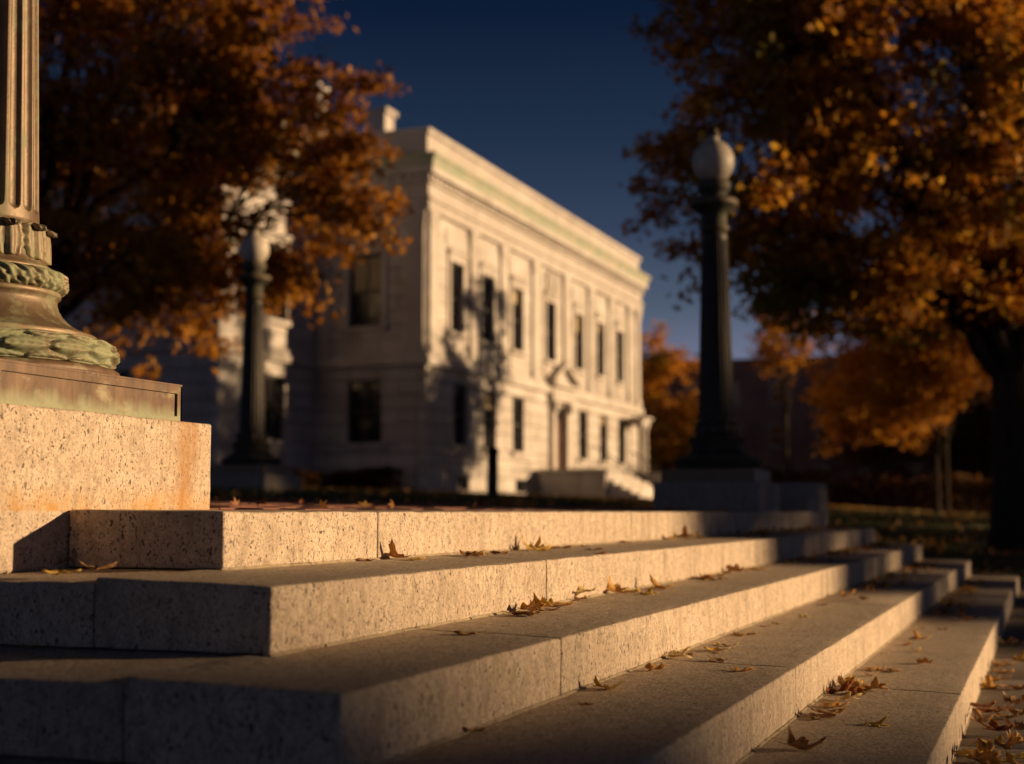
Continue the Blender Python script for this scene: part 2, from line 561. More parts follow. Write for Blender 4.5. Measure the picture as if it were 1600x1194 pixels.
gv = [(x, y, ground_z(x, y) + (noise.noise(Vector((x * .35, y * .35, 0))) * .03 if (y > 6.5 or x > 17) and abs(x) < 90 else 0)) for y in ys for x in xs]
nx = len(xs)
gf = [(j * nx + i, j * nx + i + 1, (j + 1) * nx + i + 1, (j + 1) * nx + i) for j in range(len(ys) - 1) for i in range(nx - 1)]
g = MB(); g.v = gv; g.f = gf
tag(g.build('lawn', M['ground'], smooth=True), 'dark autumn lawn and earth around the steps and the building', kind='structure')

# lower walkway of slabs at the foot of the steps
walk = tag(empty('walkway', (0, 0, -.76)), 'pale slab walkway strewn with leaves below the lowest step', kind='structure')
slabm = {}
SL = 1.02
for i in range(-1, 17):
    for j in range(3):
        y1 = .36 - j * SL; y0 = y1 - SL
        b = MB().box(0.004, SL - .004, 0.004, SL - .004, -.07, 0)
        if 'a' not in slabm:
            me = b.mesh('slab', M['slab']); bevel_mesh(me, .006, 2); slabm['a'] = me
        o = link('slab', slabm['a'], walk, (i * SL + rnd.uniform(-.001, .001), y0, rnd.uniform(-.003, .002)))

# ---------------------------------------------------------------- granite steps
D = .155
YS = [1.917, 1.53, 1.144, .729, .302]
XL = [3.181, 2.734, 2.289, 1.83, 1.37]
XR = [13.6, 14.05, 14.5, 14.95, 15.4]
JO = [[4.079, 6.974, 9.9, 12.3], [4.53, 7.76, 10.9], [3.499, 6.28, 9.4, 12.2], [4.484, 7.6, 10.7, 13.2], [5.32, 8.4, 11.5, 13.9]]
steps = tag(empty('granite_steps', (8.4, 1.2, -.62)), 'broad flight of five speckled granite steps turning the corner at both ends', 'steps', kind='thing')
OFF = Vector((-8.4, -1.2, .62))
def step_block(x0, x1, y0, y1, zf, ztb, zb, along='y', flip=False):
    g = .0038 if x1 < 9 else .0022
    x0 += g; x1 -= g; y0 += g if along == 'x' else 0; y1 -= g if along == 'x' else 0
    if along == 'y':      # front-run block: tread rises with y
        p = [(x0, y0, zb), (x1, y0, zb), (x1, y1, zb), (x0, y1, zb), (x0, y0, zf), (x1, y0, zf), (x1, y1, ztb), (x0, y1, ztb)]
    else:                 # return block: tread rises inwards
        a, b = (ztb, zf) if flip else (zf, ztb)
        p = [(x0, y0, zb), (x1, y0, zb), (x1, y1, zb), (x0, y1, zb), (x0, y0, a), (x1, y0, b), (x1, y1, b), (x0, y1, a)]
    m = MB().hexa([Vector(q) + OFF for q in p]).mesh('step_block', M['granite'])
    near = x0 < 6.5
    bevel_mesh(m, .0065, 3 if near else 2, .0024, .05 if near else .25)
    return link('step_block', m, steps)
for k in range(5):
    z = -k * D + (.0 if k == 0 else 0)
    yb = (YS[k - 1] + .05) if k else 2.372
    zt = z + .011 * (yb - YS[k]) / .387 if k else z + .006
    zb = z - .141 - (.06 if k == 4 else 0)
    xs_ = [XL[k]] + JO[k] + [XR[k]]
    for a, b in zip(xs_[:-1], xs_[1:]):
        step_block(a, b, YS[k], yb, z, zt, zb)
    # mortar bead at the foot of the riser
    mb = MB()
    zl = z - .1445
    for (a, b) in ((XL[k] - .006, XR[k] + .006),):
        n = 90
        for i in range(n):
            u0 = a + (b - a) * i / n; u1 = a + (b - a) * (i + 1) / n
            t = .0075 + .004 * noise.noise(Vector((u0 * 3, k, 0)))
            if noise.noise(Vector((u0 * 2.3, k * 7, 3))) > .33: t = .002
            hgt = .006 + .003 * noise.noise(Vector((u0 * 5, k, 9)))
            pts = [(u0, YS[k] - t, zl), (u1, YS[k] - t, zl), (u1, YS[k] + .01, zl), (u0, YS[k] + .01, zl), (u0, YS[k] - t * .4, zl + hgt), (u1, YS[k] - t * .4, zl + hgt), (u1, YS[k] + .01, zl + hgt), (u0, YS[k] + .01, zl + hgt)]
            mb.hexa([Vector(q) + OFF for q in pts])
    mb.build('mortar_joint', M['mortar'], steps)
    # returns at both ends
    yy = [yb, yb + 1.45, yb + 2.9, 6.2] if k else [3.37, 4.6, 6.2]
    for a, b in zip(yy[:-1], yy[1:]):
        xi = XL[k - 1] + .05 if k else XL[0] + .45
        step_block(XL[k], xi, a, b, z, z + .011, zb, 'x')
        xi = XR[k - 1] - .05 if k else XR[0] - .45
        step_block(xi, XR[k], a, b, z, z + .011, zb, 'x', True)
# mortar filling the pedestal's foot on the second step
core = MB()
for k in range(1, 5):
    core.box(XL[k] + .35, XR[k] - .35, YS[k] + .3, 6.0, -.80, -k * D - .15)
core.v = [tuple(Vector(v) + OFF) for v in core.v]
core.build('foundation', M['bed'], steps)

# ---------------------------------------------------------------- brick paving of the terrace
pave = tag(empty('brick_paving', (8.4, 4, 0)), 'red brick paving along the head of the granite steps', kind='structure')
b = MB()
b.hexa([(3.66, 2.374, -.10), (13.12, 2.374, -.10), (13.12, 6.2, -.10), (3.66, 6.2, -.10), (3.66, 2.374, plaza_z(2.374) - .012), (13.12, 2.374, plaza_z(2.374) - .012), (13.12, 6.2, .088), (3.66, 6.2, .088)])
b.v = [(x - 8.4, y - 4, z) for x, y, z in b.v]
b.build('paving_bed', M['bed'], pave)
b = MB()
bw, bh = .204, .103
for j in range(37):
    y0 = 2.376 + j * bh
    for i in range(47):
        x0 = 3.66 + i * bw + (j % 2) * bw / 2
        if x0 + bw > 13.2: continue
        if (x0 < 3.89 and y0 < 3.37) or (x0 + bw > 12.86 and y0 < 3.36): continue
        dz = rnd.uniform(-.0035, .0035)
        z0 = plaza_z(y0) + dz; z1 = plaza_z(y0 + bh) + dz
        m = .004
        b.hexa([(x0 + m - 8.4, y0 + m - 4, z0 - .05), (x0 + bw - m - 8.4, y0 + m - 4, z0 - .05), (x0 + bw - m - 8.4, y0 + bh - m - 4, z0 - .05), (x0 + m - 8.4, y0 + bh - m - 4, z0 - .05),
                (x0 + m - 8.4, y0 + m - 4, z0), (x0 + bw - m - 8.4, y0 + m - 4, z0), (x0 + bw - m - 8.4, y0 + bh - m - 4, z1), (x0 + m - 8.4, y0 + bh - m - 4, z1)])
tag(b.build('brick', M['brick_pave'], pave), kind='stuff')

# ---------------------------------------------------------------- walls with openings
def wall(parent, M4, L, z0, z1, openings, course, mat, depth=.32, gap=.028, name='stone', proud=0, jitter=.006, sw=1.25, joined=False):
    """stone courses in a wall; local frame: u along, n outward, z up; M4 maps (u,-n,z) to the parent's frame"""
    cuts = set()
    for o in openings:
        if z0 < o[2] < z1: cuts.add(round(o[2], 4))
        if z0 < o[3] < z1: cuts.add(round(o[3], 4))
    n = max(1, round((z1 - z0) / course))
    for i in range(n + 1):
        c = z0 + (z1 - z0) * i / n
        if all(abs(c - q) > course * .45 for q in cuts) or i in (0, n): cuts.add(round(c, 4))
    cuts = sorted(cuts)
    out = []
    for a, b in zip(cuts[:-1], cuts[1:]):
        segs = [(0, L)]
        for o in openings:
            if o[2] < b - .01 and o[3] > a + .01:
                ns = []
                for s, e in segs:
                    if o[1] <= s or o[0] >= e: ns.append((s, e)); continue
                    if o[0] > s: ns.append((s, o[0]))
                    if o[1] < e: ns.append((o[1], e))
                segs = ns
        row = rowi = len(out)
        ph = (.5 * sw if (cuts.index(a) % 2) else 0) + .02
        for s, e in segs:
            js = [s] + [u for u in [ph + sw * k for k in range(-1, int(L / sw) + 2)] if s + .3 < u < e - .3] + [e]
            for s2, e2 in zip(js[:-1], js[1:]):
                out.append((s2, e2, a, b, proud + rnd.uniform(-jitter, jitter)))
    if joined:
        m = MB()
        for s2, e2, a, b, pr in out:
            m.box(s2 + gap * .4, e2 - gap * .4, -pr, depth, a + gap / 2, b - gap / 2)
        m.v = [tuple(M4 @ Vector(v)) for v in m.v]
        return tag(m.build(name, mat, parent), kind='stuff')
    for s2, e2, a, b, pr in out:
        m = MB().box(s2 + gap * .4, e2 - gap * .4, -pr, depth, a + gap / 2, b - gap / 2)
        m.v = [tuple(M4 @ Vector(v)) for v in m.v]
        m.build(name, mat, parent)
def fbox(parent, M4, name, mat, u0, u1, n0, n1, z0, z1, kind=None):
    """box in wall frame, n outward"""
    m = MB().box(u0, u1, -n1, -n0, z0, z1)
    m.v = [tuple(M4 @ Vector(v)) for v in m.v]
    return m.build(name, mat, parent)
def window(parent, M4, u0, u1, z0, z1, rows=2, cols=2, blind=0, sill=True, surround=.16, n_in=.20, hood=False, wall_mat=None, sash='sash'):
    wm = wall_mat or M['marble']
    g = MB().box(u0, u1, n_in, n_in + .015, z0, z1)
    g.v = [tuple(M4 @ Vector(v)) for v in g.v]
    w_ = g.build('window', M['glass'], parent)
    t = .07
    f = MB()
    f.box(u0, u0 + t, n_in - .06, n_in - .002, z0, z1).box(u1 - t, u1, n_in - .06, n_in - .002, z0, z1)
    f.box(u0 + t, u1 - t, n_in - .06, n_in - .002, z0, z0 + t).box(u0 + t, u1 - t, n_in - .06, n_in - .002, z1 - t, z1)
    f.v = [tuple(M4 @ Vector(v)) for v in f.v]
    f.build('frame', M[sash], w_)
    b = MB()
    zm = (z0 + z1) / 2
    if z1 - z0 > 1.2:
        b.box(u0 + t, u1 - t, n_in - .075, n_in - .003, zm - .035, zm + .035)
    if cols > 1:
        um = (u0 + u1) / 2
        b.box(um - .018, um + .018, n_in - .045, n_in - .003, z0 + t, z1 - t)
    if b.v:
        b.v = [tuple(M4 @ Vector(v)) for v in b.v]
        b.build('glazing_bar', M[sash], w_)
    if blind:
        q = MB().box(u0 + t, u1 - t, n_in - .0025, n_in - .0005, z1 - (z1 - z0) * blind, z1 - t)
        q.v = [tuple(M4 @ Vector(v)) for v in q.v]
        q.build('blind', M['blind'], w_)
    if surround:
        s = surround
        q = MB().box(u0 - s, u0, -.07, .05, z0, z1 + s).box(u1, u1 + s, -.07, .05, z0, z1 + s).box(u0, u1, -.07, .05, z1, z1 + s)
        q.v = [tuple(M4 @ Vector(v)) for v in q.v]
        q.build('surround', wm, w_)
    if sill:
        q = MB().box(u0 - .25, u1 + .25, -.16, .1, z0 - .16, z0 - .001)
        q.v = [tuple(M4 @ Vector(v)) for v in q.v]
        q.build('sill', wm, w_)
    if hood:
        q = MB().box(u0 - .24, u1 + .24, -.13, 0, z1 + surround + .003, z1 + surround + .12).box(u0 - .30, u1 + .30, -.19, 0, z1 + surround + .123, z1 + surround + .20)
        q.v = [tuple(M4 @ Vector(v)) for v in q.v]
        q.build('hood', wm, w_)
    return w_
def frameM(ox, oy, ang):
    return Matrix.Translation((ox, oy, 0)) @ Matrix.Rotation(ang, 4, 'Z')

# ---------------------------------------------------------------- the marble building
BX0, BX1, BY0, BY1 = 46.3, 74.4, 20.0, 37.0
bld = tag(empty('marble_building', (60, 28, .6)), 'pale marble two-storey public building with green copper cornice and pedimented door', 'building')
BO = Vector((60, 28, .6))
T = Matrix.Translation(-BO)
mat = M['marble']
def plan_box(parent, name, m, p, z0, z1, X0=BX0, X1=BX1, Y0=BY0, Y1=BY1):
    b = MB().box(X0 - p, X1 + p, Y0 - p, Y1 + p, z0, z1)
    b.v = [tuple(Vector(v) - BO) for v in b.v]
    return b.build(name, m, parent)
def body(X0, X1, Y0, Y1, z1, parent):
    b = MB().box(X0 + .30, X1 - .30, Y0 + .30, Y1 - .30, .2, z1)
    b.v = [tuple(Vector(v) - BO) for v in b.v]
    return b.build('inner_wall', M['dark_inside'], parent)
body(BX0, BX1, BY0, BY1, 12.2, bld)
FM = T @ frameM(BX0, BY0, 0)                     # front: u along +X, outward -Y
SM = T @ frameM(BX0, BY1, -math.pi / 2)          # side facing the camera: u along -Y from BY1, outward -X
EM = T @ frameM(BX1, BY0, math.pi / 2)           # far end: u along +Y, outward +X
KM = T @ frameM(BX1, BY1, math.pi)               # back
cx = 60.6 - BX0
upper = [cx + d for d in (-11.6, -8.45, -5.1, -1.0 + .1, 3.2, 6.6, 10.0)]
lower = [cx + d for d in (-11.1, -8.1, -4.9, .25, 3.9, 7.2, 10.4)]
ow = []
for u in upper: ow.append((u - .62, u + .62, 6.45, 9.0))
for i, u in enumerate(lower):
    if i != 3:
        ow.append((u - .66, u + .66, 2.38, 4.62))
        ow.append((u - .62, u + .62, .78, 1.28))
door_u = lower[3]
ow.append((door_u - .75, door_u + .75, 1.7, 4.55))
wall(bld, FM, BX1 - BX0, .45, 1.52, ow, .54, mat, proud=.10, name='base_stone', sw=1.6)
wall(bld, FM, BX1 - BX0, 1.52, 5.05, ow, .50, mat, sw=1.45)
wall(bld, FM, BX1 - BX0, 5.5, 10.42, ow, .62, mat, gap=.018, sw=1.7, joined=True, name='upper_stone')
LS = BY1 - BY0
sw = [(LS - 2.95, LS - 1.68, 6.45, 9.0), (LS - 2.98, LS - 1.68, 2.38, 4.58), (LS - 2.85, LS - 1.8, .78, 1.25)]
SM2 = SM @ Matrix.Translation((LS - 4.7, 0, 0))
sw2 = [(o[0] - LS + 4.7, o[1] - LS + 4.7, o[2], o[3]) for o in sw]
wall(bld, SM2, 4.37, .45, 1.52, sw2, .54, mat, proud=.10, name='base_stone', sw=1.6)
wall(bld, SM2, 4.37, 1.52, 5.05, sw2, .50, mat, sw=1.45)
wall(bld, SM2, 4.37, 5.5, 10.42, sw2, .50, mat, sw=1.45)
wall(bld, SM, LS - 4.702, .45, 10.42, [], .9, mat, depth=.28, joined=True, name='rear_stone')
wall(bld, EM, LS, .45, 10.42, [], .9, mat, depth=.3, joined=True, name='rear_stone')
wall(bld, KM, BX1 - BX0 - .4, .45, 10.42, [], .9, mat, depth=.29, joined=True, name='rear_stone')
plan_box(bld, 'belt_course', mat, .20, 5.053, 5.30)
plan_box(bld, 'belt_moulding', mat, .12, 5.303, 5.497)
plan_box(bld, 'architrave', mat, .16, 10.423, 10.80)
plan_box(bld, 'architrave_moulding', mat, .24, 10.803, 10.90)
plan_box(bld, 'frieze', mat, .12, 10.903, 11.38)
plan_box(bld, 'bed_moulding', mat, .24, 11.383, 11.46)
plan_box(bld, 'dentil_band', mat, .18, 11.463, 11.68)
for (Mx, L0) in ((FM, BX1 - BX0), (SM, LS)):
    n = int(L0 / .42)
    dm = MB().box(-.09, .09, .06, .16, 0, .16).mesh('dentil', mat)
    for i in range(n + 1):
        if Mx is SM and i * .42 < LS - 5.2: continue
        o = link('dentil', dm, bld)
        o.matrix_basis = Mx @ Matrix.Translation((i * .42 + .1, -.32, 11.48))
plan_box(bld, 'corona', mat, .38, 11.683, 11.90)
# copper cymatium: sloped profile as four prisms
def cyma(parent, z0, z1, p0, p1, X0, X1, Y0, Y1, m, name):
    b = MB()
    pr = [(p0, z0), (p0 + (p1 - p0) * .25, z0 + (z1 - z0) * .45), (p1 - .04, z0 + (z1 - z0) * .72), (p1, z0 + (z1 - z0) * .78), (p1, z1)]
    rings = [[(X0 - p, Y0 - p, z), (X1 + p, Y0 - p, z), (X1 + p, Y1 + p, z), (X0 - p, Y1 + p, z)] for p, z in pr]
    vs = [v for r in rings for v in r]
    fs = [(i * 4 + k, i * 4 + (k + 1) % 4, (i + 1) * 4 + (k + 1) % 4, (i + 1) * 4 + k) for i in range(len(pr) - 1) for k in range(4)]
    fs += [(3, 2, 1, 0), tuple((len(pr) - 1) * 4 + k for k in range(4))]
    b.add([tuple(Vector(v) - BO) for v in vs], fs)
    return b.build(name, m, parent)
cyma(bld, 11.903, 12.36, .40, .54, BX0, BX1, BY0, BY1, M['copper'], 'copper_cornice')
plan_box(bld, 'parapet', mat, .02, 12.363, 13.15)
plan_box(bld, 'parapet_coping', mat, .12, 13.153, 13.34)
plan_box(bld, 'roof', M['roofing'], -.4, 13.343, 13.36)
# windows
for i, u in enumerate(upper):
    window(bld, FM, u - .62, u + .62, 6.45, 9.0, blind=(0, .0, .22, 0, .3, .15, 0)[i], surround=.20, hood=True)
    q = fbox(bld, FM, 'wall_panel', mat, u - 1.0, u + 1.0, 0, .05, 9.50, 10.15)
    fbox(bld, FM, 'apron', mat, u - .8, u + .8, 0, .06, 5.62, 6.2)
for i, u in enumerate(lower):
    if i != 3:
        window(bld, FM, u - .66, u + .66, 2.38, 4.62, surround=.0, blind=(0, .3, 0, 0, 0, .2, 0)[i])
        window(bld, FM, u - .62, u + .62, .78, 1.28, surround=0, sill=False, cols=3)
window(bld, SM, LS - 2.95, LS - 1.68, 6.45, 9.0, surround=.20, blind=.52, hood=True)  # pale half blind stands for the warm reflection in this glass
window(bld, SM, LS - 2.98, LS - 1.68, 2.38, 4.58, surround=0)
window(bld, SM, LS - 2.85, LS - 1.8, .78, 1.25, surround=0, sill=False)
# pilasters of the upper storey
def pilaster(Mx, u, wd=.62):
    fbox(bld, Mx, 'pilaster', mat, u - wd / 2, u + wd / 2, 0, .11, 5.80, 9.95)
    fbox(bld, Mx, 'pilaster_base', mat, u - wd / 2 - .08, u + wd / 2 + .06, 0, .15, 5.50, 5.798)
    fbox(bld, Mx, 'pilaster_capital', mat, u - wd / 2 - .05, u + wd / 2 + .04, 0, .14, 9.952, 10.12)
    fbox(bld, Mx, 'pilaster_capital', mat, u - wd / 2 - .12, u + wd / 2 + .08, 0, .17, 10.122, 10.418)
for u in [.42] + [(a + b) / 2 for a, b in zip(upper[:-1], upper[1:])] + [upper[-1] + 1.75, BX1 - BX0 - .42]:
    pilaster(FM, u)
pilaster(SM, LS - .36 - .01); pilaster(SM, LS - 3.95, .5)
# carved cartouche above the middle window
u = upper[3] + .0
cart = MB()
cart.lathe([(.0001, -.02), (.30, 0), (.34, .06), (.30, .12), (.22, .14), (.12, .19), (.0001, .21)], 24)
Rm = FM @ Matrix.Translation((u, 0, 9.85)) @ Matrix.Rotation(math.pi / 2, 4, 'X')
cart.v = [tuple(Rm @ Vector((x, y * 1.35, z))) for x, y, z in cart.v]
cart.build('cartouche', mat, bld, smooth=True)
for s in (-1, 1):
    t = MB().tube([(s * .30, 0, .45), (s * .50, .04, .25), (s * .56, .06, -.05), (s * .46, .05, -.4), (s * .22, .03, -.62), (0, 0, -.7)], [.06, .11, .13, .12, .09, .03], 8)
    Rm2 = FM @ Matrix.Translation((u, -.12, 9.85))
    t.v = [tuple(Rm2 @ Vector(v)) for v in t.v]
    t.build('garland', mat, bld, smooth=True)
# door, its frame and pediment
u = door_u
dr = fbox(bld, FM, 'door', M['door_wood'], u - .75, u + .75, -.24, -.18, 1.7, 4.05)
fbox(bld, FM, 'transom', M['glass'], u - .75, u + .75, -.24, -.20, 4.12, 4.55)
for s in (-1, 1):
    for zc, zh in ((2.35, .45), (3.4, .5)):
        m_ = MB().box(u + s * .37 - .26, u + s * .37 + .26, .155, .179, zc - zh, zc + zh); m_.v = [tuple(FM @ Vector(v)) for v in m_.v]
        m_.build('door_panel', M['door_wood'], dr)
    fbox(bld, FM, 'door_jamb', mat, u + s * 1.02 - .26, u + s * 1.02 + .20, 0, .20, 1.7, 4.75)
    fbox(bld, FM, 'door_bracket', mat, u + s * 1.05 - .2, u + s * 1.05 + .14, .2, .34, 4.30, 4.74)
fbox(bld, FM, 'door_entablature', mat, u - 1.45, u + 1.45, 0, .26, 4.753, 5.35)
fbox(bld, FM, 'door_cornice', mat, u - 1.75, u + 1.75, 0, .48, 5.353, 5.52)
pd = MB()
for s in (-1, 1):
    pd.prism([(u + s * 1.75, -.48, 5.523), (u, -.48, 6.32), (u, -.48, 6.52), (u + s * 1.75, -.48, 5.72)][::s], None, (0, .48, 0))
pd.v = [tuple(FM @ Vector(v)) for v in pd.v]
pd.build('pediment', mat, bld)
ty = MB().prism([(u - 1.3, -.18, 5.523), (u + 1.3, -.18, 5.523), (u, -.18, 6.15)], None, (0, .18, 0))
ty.v = [tuple(FM @ Vector(v)) for v in ty.v]
ty.build('tympanum', mat, bld)
# entrance stoop (own thing): cheek walls, landing and steps
stoop = tag(empty('entrance_stoop', (61, 17.5, .6)), 'stone entrance stoop with cheek walls and steps below the pedimented door', 'stoop')
SO = Vector((61, 17.5, .6))
def sbox(name, m, *a, parent=stoop, O=SO):
    b = MB().box(*a); b.v = [tuple(Vector(v) - O) for v in b.v]
    return b.build(name, m, parent)
sbox('cheek_wall', M['marble'], 57.7, 58.3, 16.95, 19.80, .3, 1.62)
sbox('coping', M['marble'], 57.62, 58.38, 16.87, 19.82, 1.623, 1.76)
sbox('cheek_wall', M['marble'], 64.3, 64.95, 15.35, 19.80, .3, 1.62)
sbox('coping', M['marble'], 64.22, 65.03, 15.27, 19.82, 1.623, 1.76)
sbox('landing', M['marble'], 58.303, 64.297, 17.4, 19.80, .3, 1.66)
for i in range(6):
    sbox('step', M['marble'], 58.0, 64.297, 17.397 - .36 * (i + 1), 17.397 - .36 * i - .002, .3, 1.66 - .18 * (i + 1))
for s, X in ((0, 58.0), (1, 64.0)):
    b = MB()
    for i in range(9):
        y = 15.6 + i * .26; zt = .78 + min(1.6, max(0, (y - 15.3) * .5)) + .75
        b.tube([(X + .12, y, zt - .9), (X + .12, y, zt)], [.018, .018], 6)
    b.tube([(X + .12, 15.5, .78 + .75), (X + .12, 17.6, .78 + 1.15 + .75)], [.03, .03], 6)
    b.v = [tuple(Vector(v) - SO) for v in b.v]
    b.build('railing', M['black_iron'], stoop)
# small side porch at the far end
porch = tag(empty('side_porch', (72.4, 19.3, .6)), 'small columned porch at the far end of the marble facade', 'porch')
PO = Vector((72.4, 19.3, .6))
for X, Y in ((71.9, 19.3), (72.9, 19.3)):
    c_ = MB().lathe([(.2, .65), (.2, .8), (.16, .86), (.15, 1.0), (.12, 4.1), (.15, 4.16), (.19, 4.25), (.19, 4.35)], 20, c=(X, Y))
    c_.v = [tuple(Vector(v) - PO) for v in c_.v]
    c_.build('column', M['marble'], porch, smooth=True)
sbox('entablature', M['marble'], 71.65, 73.1, 19.1, 19.7, 4.353, 4.657, parent=porch, O=PO)
sbox('cornice', M['marble'], 71.5, 73.25, 18.95, 19.75, 4.66, 4.76, parent=porch, O=PO)
sbox('floor', M['marble'], 71.6, 73.2, 18.95, 19.85, .3, .648, parent=porch, O=PO)

# wing set back on the left
WX0, WX1, WY0, WY1 = 39.9, 46.28, 24.3, 44.0
wing = tag(empty('marble_wing', (43, 34, .6)), 'set-back wing of the marble building, dappled by tree shade behind the left lamp post', 'building')
BOw = Vector((43, 34, .6))
BO_keep = BO
BO = BOw; T = Matrix.Translation(-BO)
body(WX0, WX1, WY0, WY1, 12.1, wing)
WF = T @ frameM(WX0, WY0, 0); WS = T @ frameM(WX0, WY1, -math.pi / 2)
LW = WX1 - WX0; LWS = WY1 - WY0
wo = [(2.75, 4.3, 2.38, 4.55), (2.75, 4.3, 6.45, 9.0)]
wso = []
for y in (3.0, 7.0, 11.0, 15.0):
    wso += [(LWS - y - .65, LWS - y + .65, 2.38, 4.5), (LWS - y - .65, LWS - y + .65, 6.45, 9.0)]
for (Mx, L, op, jn) in ((WF, LW, wo, False), (WS, LWS - .33, wso, True)):
    wall(wing, Mx, L, .45, 1.52, op, .54, mat, proud=.10, name='base_stone', joined=jn)
    wall(wing, Mx, L, 1.52, 5.03, op, .50, mat, sw=1.45, joined=jn, name='stone')
    wall(wing, Mx, L, 5.48, 10.40, op, .50, mat, sw=1.45, joined=jn, name='stone')
    for o in op:
        window(wing, Mx, *o, surround=.18 if o[2] > 5 else 0, hood=o[2] > 5)
kw = dict(X0=WX0, X1=WX1, Y0=WY0, Y1=WY1)
# wing mouldings stop short of the main block: extend only to the near and left sides
def wbox(name, m, p, z0, z1):
    b = MB().box(WX0 - p, WX1, WY0 - p, WY1 + p, z0, z1)
    b.v = [tuple(Vector(v) - BO) for v in b.v]
    return b.build(name, m, wing)
wbox('belt_course', mat, .18, 5.033, 5.28); wbox('belt_moulding', mat, .10, 5.283, 5.477)
wbox('architrave', mat, .14, 10.403, 10.88); wbox('frieze', mat, .10, 10.883, 11.44); wbox('corona', mat, .38, 11.443, 11.88)
wbox('copper_cornice', M['copper'], .52, 11.883, 12.30); wbox('parapet', mat, .0, 12.303, 13.1); wbox('parapet_coping', mat, .1, 13.103, 13.28)
# roof chimneys
for (x, y, h, wd) in ((52.0, 24.5, 15.9, .42), (52.0, 27.5, 17.2, .42)):
    ch = tag(empty('chimney', (x, y, 13.2)), 'short pale stone chimney on the roof of the main block' if y < 26 else 'taller pale chimney behind the short one, seen through the maple', 'chimney')
    MB().box(-wd, wd, -wd, wd, .1, h - 13.2 - .25).build('shaft', M['marble'], ch)
    MB().box(-wd - .12, wd + .12, -wd - .12, wd + .12, h - 13.2 - .247, h - 13.2 - .05).build('cap', M['marble'], ch)
BO = BO_keep

# ---------------------------------------------------------------- brick buildings
def brick_house(name, label, x0, x1, y0, y1, h, zg, faces, rows, wx, gable=None, cat='building', wsz=(.5, .85)):
    r = tag(empty(name, ((x0 + x1) / 2, (y0 + y1) / 2, zg)), label, cat)
    Wd, Dp = (x1 - x0) / 2, (y1 - y0) / 2
    MB().box(-Wd + .14, Wd - .14, -Dp + .14, Dp - .14, -.5, h - .3).build('inner_wall', M['dark_inside'], r)
    if gable:
        ridge = gable
        MB().prism([(-Wd - .4, -Dp - .4, h - .05), (Wd + .4, -Dp - .4, h - .05), (0, -Dp - .4, ridge)], None, (0, 2 * Dp + .8, 0)).build('roof', M['roofing'], r)
    else:
        MB().box(-Wd - .25, Wd + .25, -Dp - .25, Dp + .25, h + .003, h + .35).build('cornice', M['brick_wall'], r)
    fr = {'-x': (frameM(-Wd, Dp, -math.pi / 2), 2 * Dp), '-y': (frameM(-Wd, -Dp, 0), 2 * Wd), '+y': (frameM(Wd, Dp, math.pi), 2 * Wd), '+x': (frameM(Wd, -Dp, math.pi / 2), 2 * Dp)}
    for k, (Mx, L) in fr.items():
        op = []
        if k in faces:
            n = int(L / wx)
            for i in range(n):
                for j in range(rows):
                    u = (i + .5) * L / n; z = 1.3 + j * (h - 1.2) / rows
                    op.append((u - wsz[0], u + wsz[0], z, z + 2 * wsz[1]))
        # one shell per storey band, split round the openings
        off = .0 if k in ('-y', '+y') else .145
        cuts = sorted({-.5, h} | {o[2] for o in op} | {o[3] for o in op})
        m = MB()
        for a, b in zip(cuts[:-1], cuts[1:]):
            segs = [(off, L - off)]
            for o in op:
                if o[2] < b - .01 and o[3] > a + .01:
                    segs = [q for s, e in segs for q in (((s, o[0]), (o[1], e)) if s < o[0] < e else ((s, e),))]
            for s, e in segs: m.box(s, e, 0, .14, a, b)
        m.v = [tuple(Mx @ Vector(v)) for v in m.v]
        m.build('wall', M['brick_wall'], r)
        for o in op:
            window(r, Mx, *o, surround=0, n_in=.08, wall_mat=M['granite_far'], sash='white_sash', blind=rnd.choice([0, 0, .35, .5, 1]) * .98, cols=1)
    return r
M['white_sash'] = simple('white_sash', (.5, .48, .45), .6)
brick_house('brick_rowhouse', 'long dark red brick row building with pale sash windows beyond the right lamp post', 112, 124, 1.0, 31.0, 10.9, .45, ('-x',), 3, 3.1)
brick_house('brick_rowhouse', 'lower dark brick house behind the maples at the right edge', 104, 116, -24, -.5, 8.3, .3, ('-x',), 3, 3.2)

# unseen gabled block, added so its roof slope shades the near steps
AL = math.atan2(SUNV.x, -SUNV.y)
E1 = Vector((math.cos(AL), math.sin(AL), 0)); E2 = Vector((math.sin(AL), -math.cos(AL), 0))
def across(label, q0, q1, p0, dep, h, gable=None, rows=5, wx=3.2, name='brick_block'):
    wd = (q1 - q0) / 2
    r = brick_house(name, label, -wd, wd, -dep / 2, dep / 2, h, 0, ('+y',), rows, wx, gable=gable)
    r.location = E1 * ((q0 + q1) / 2) + E2 * (p0 + dep / 2) + Vector((0, 0, -.8))
    r.rotation_euler = (0, 0, AL)
    return r
across('unseen gabled brick block added to shade the near steps, behind the camera to the right', GQ - GW, GQ + GW, PG, 20, GE + .8, GR + .8, 5, 3.4, 'gabled_shade_block')

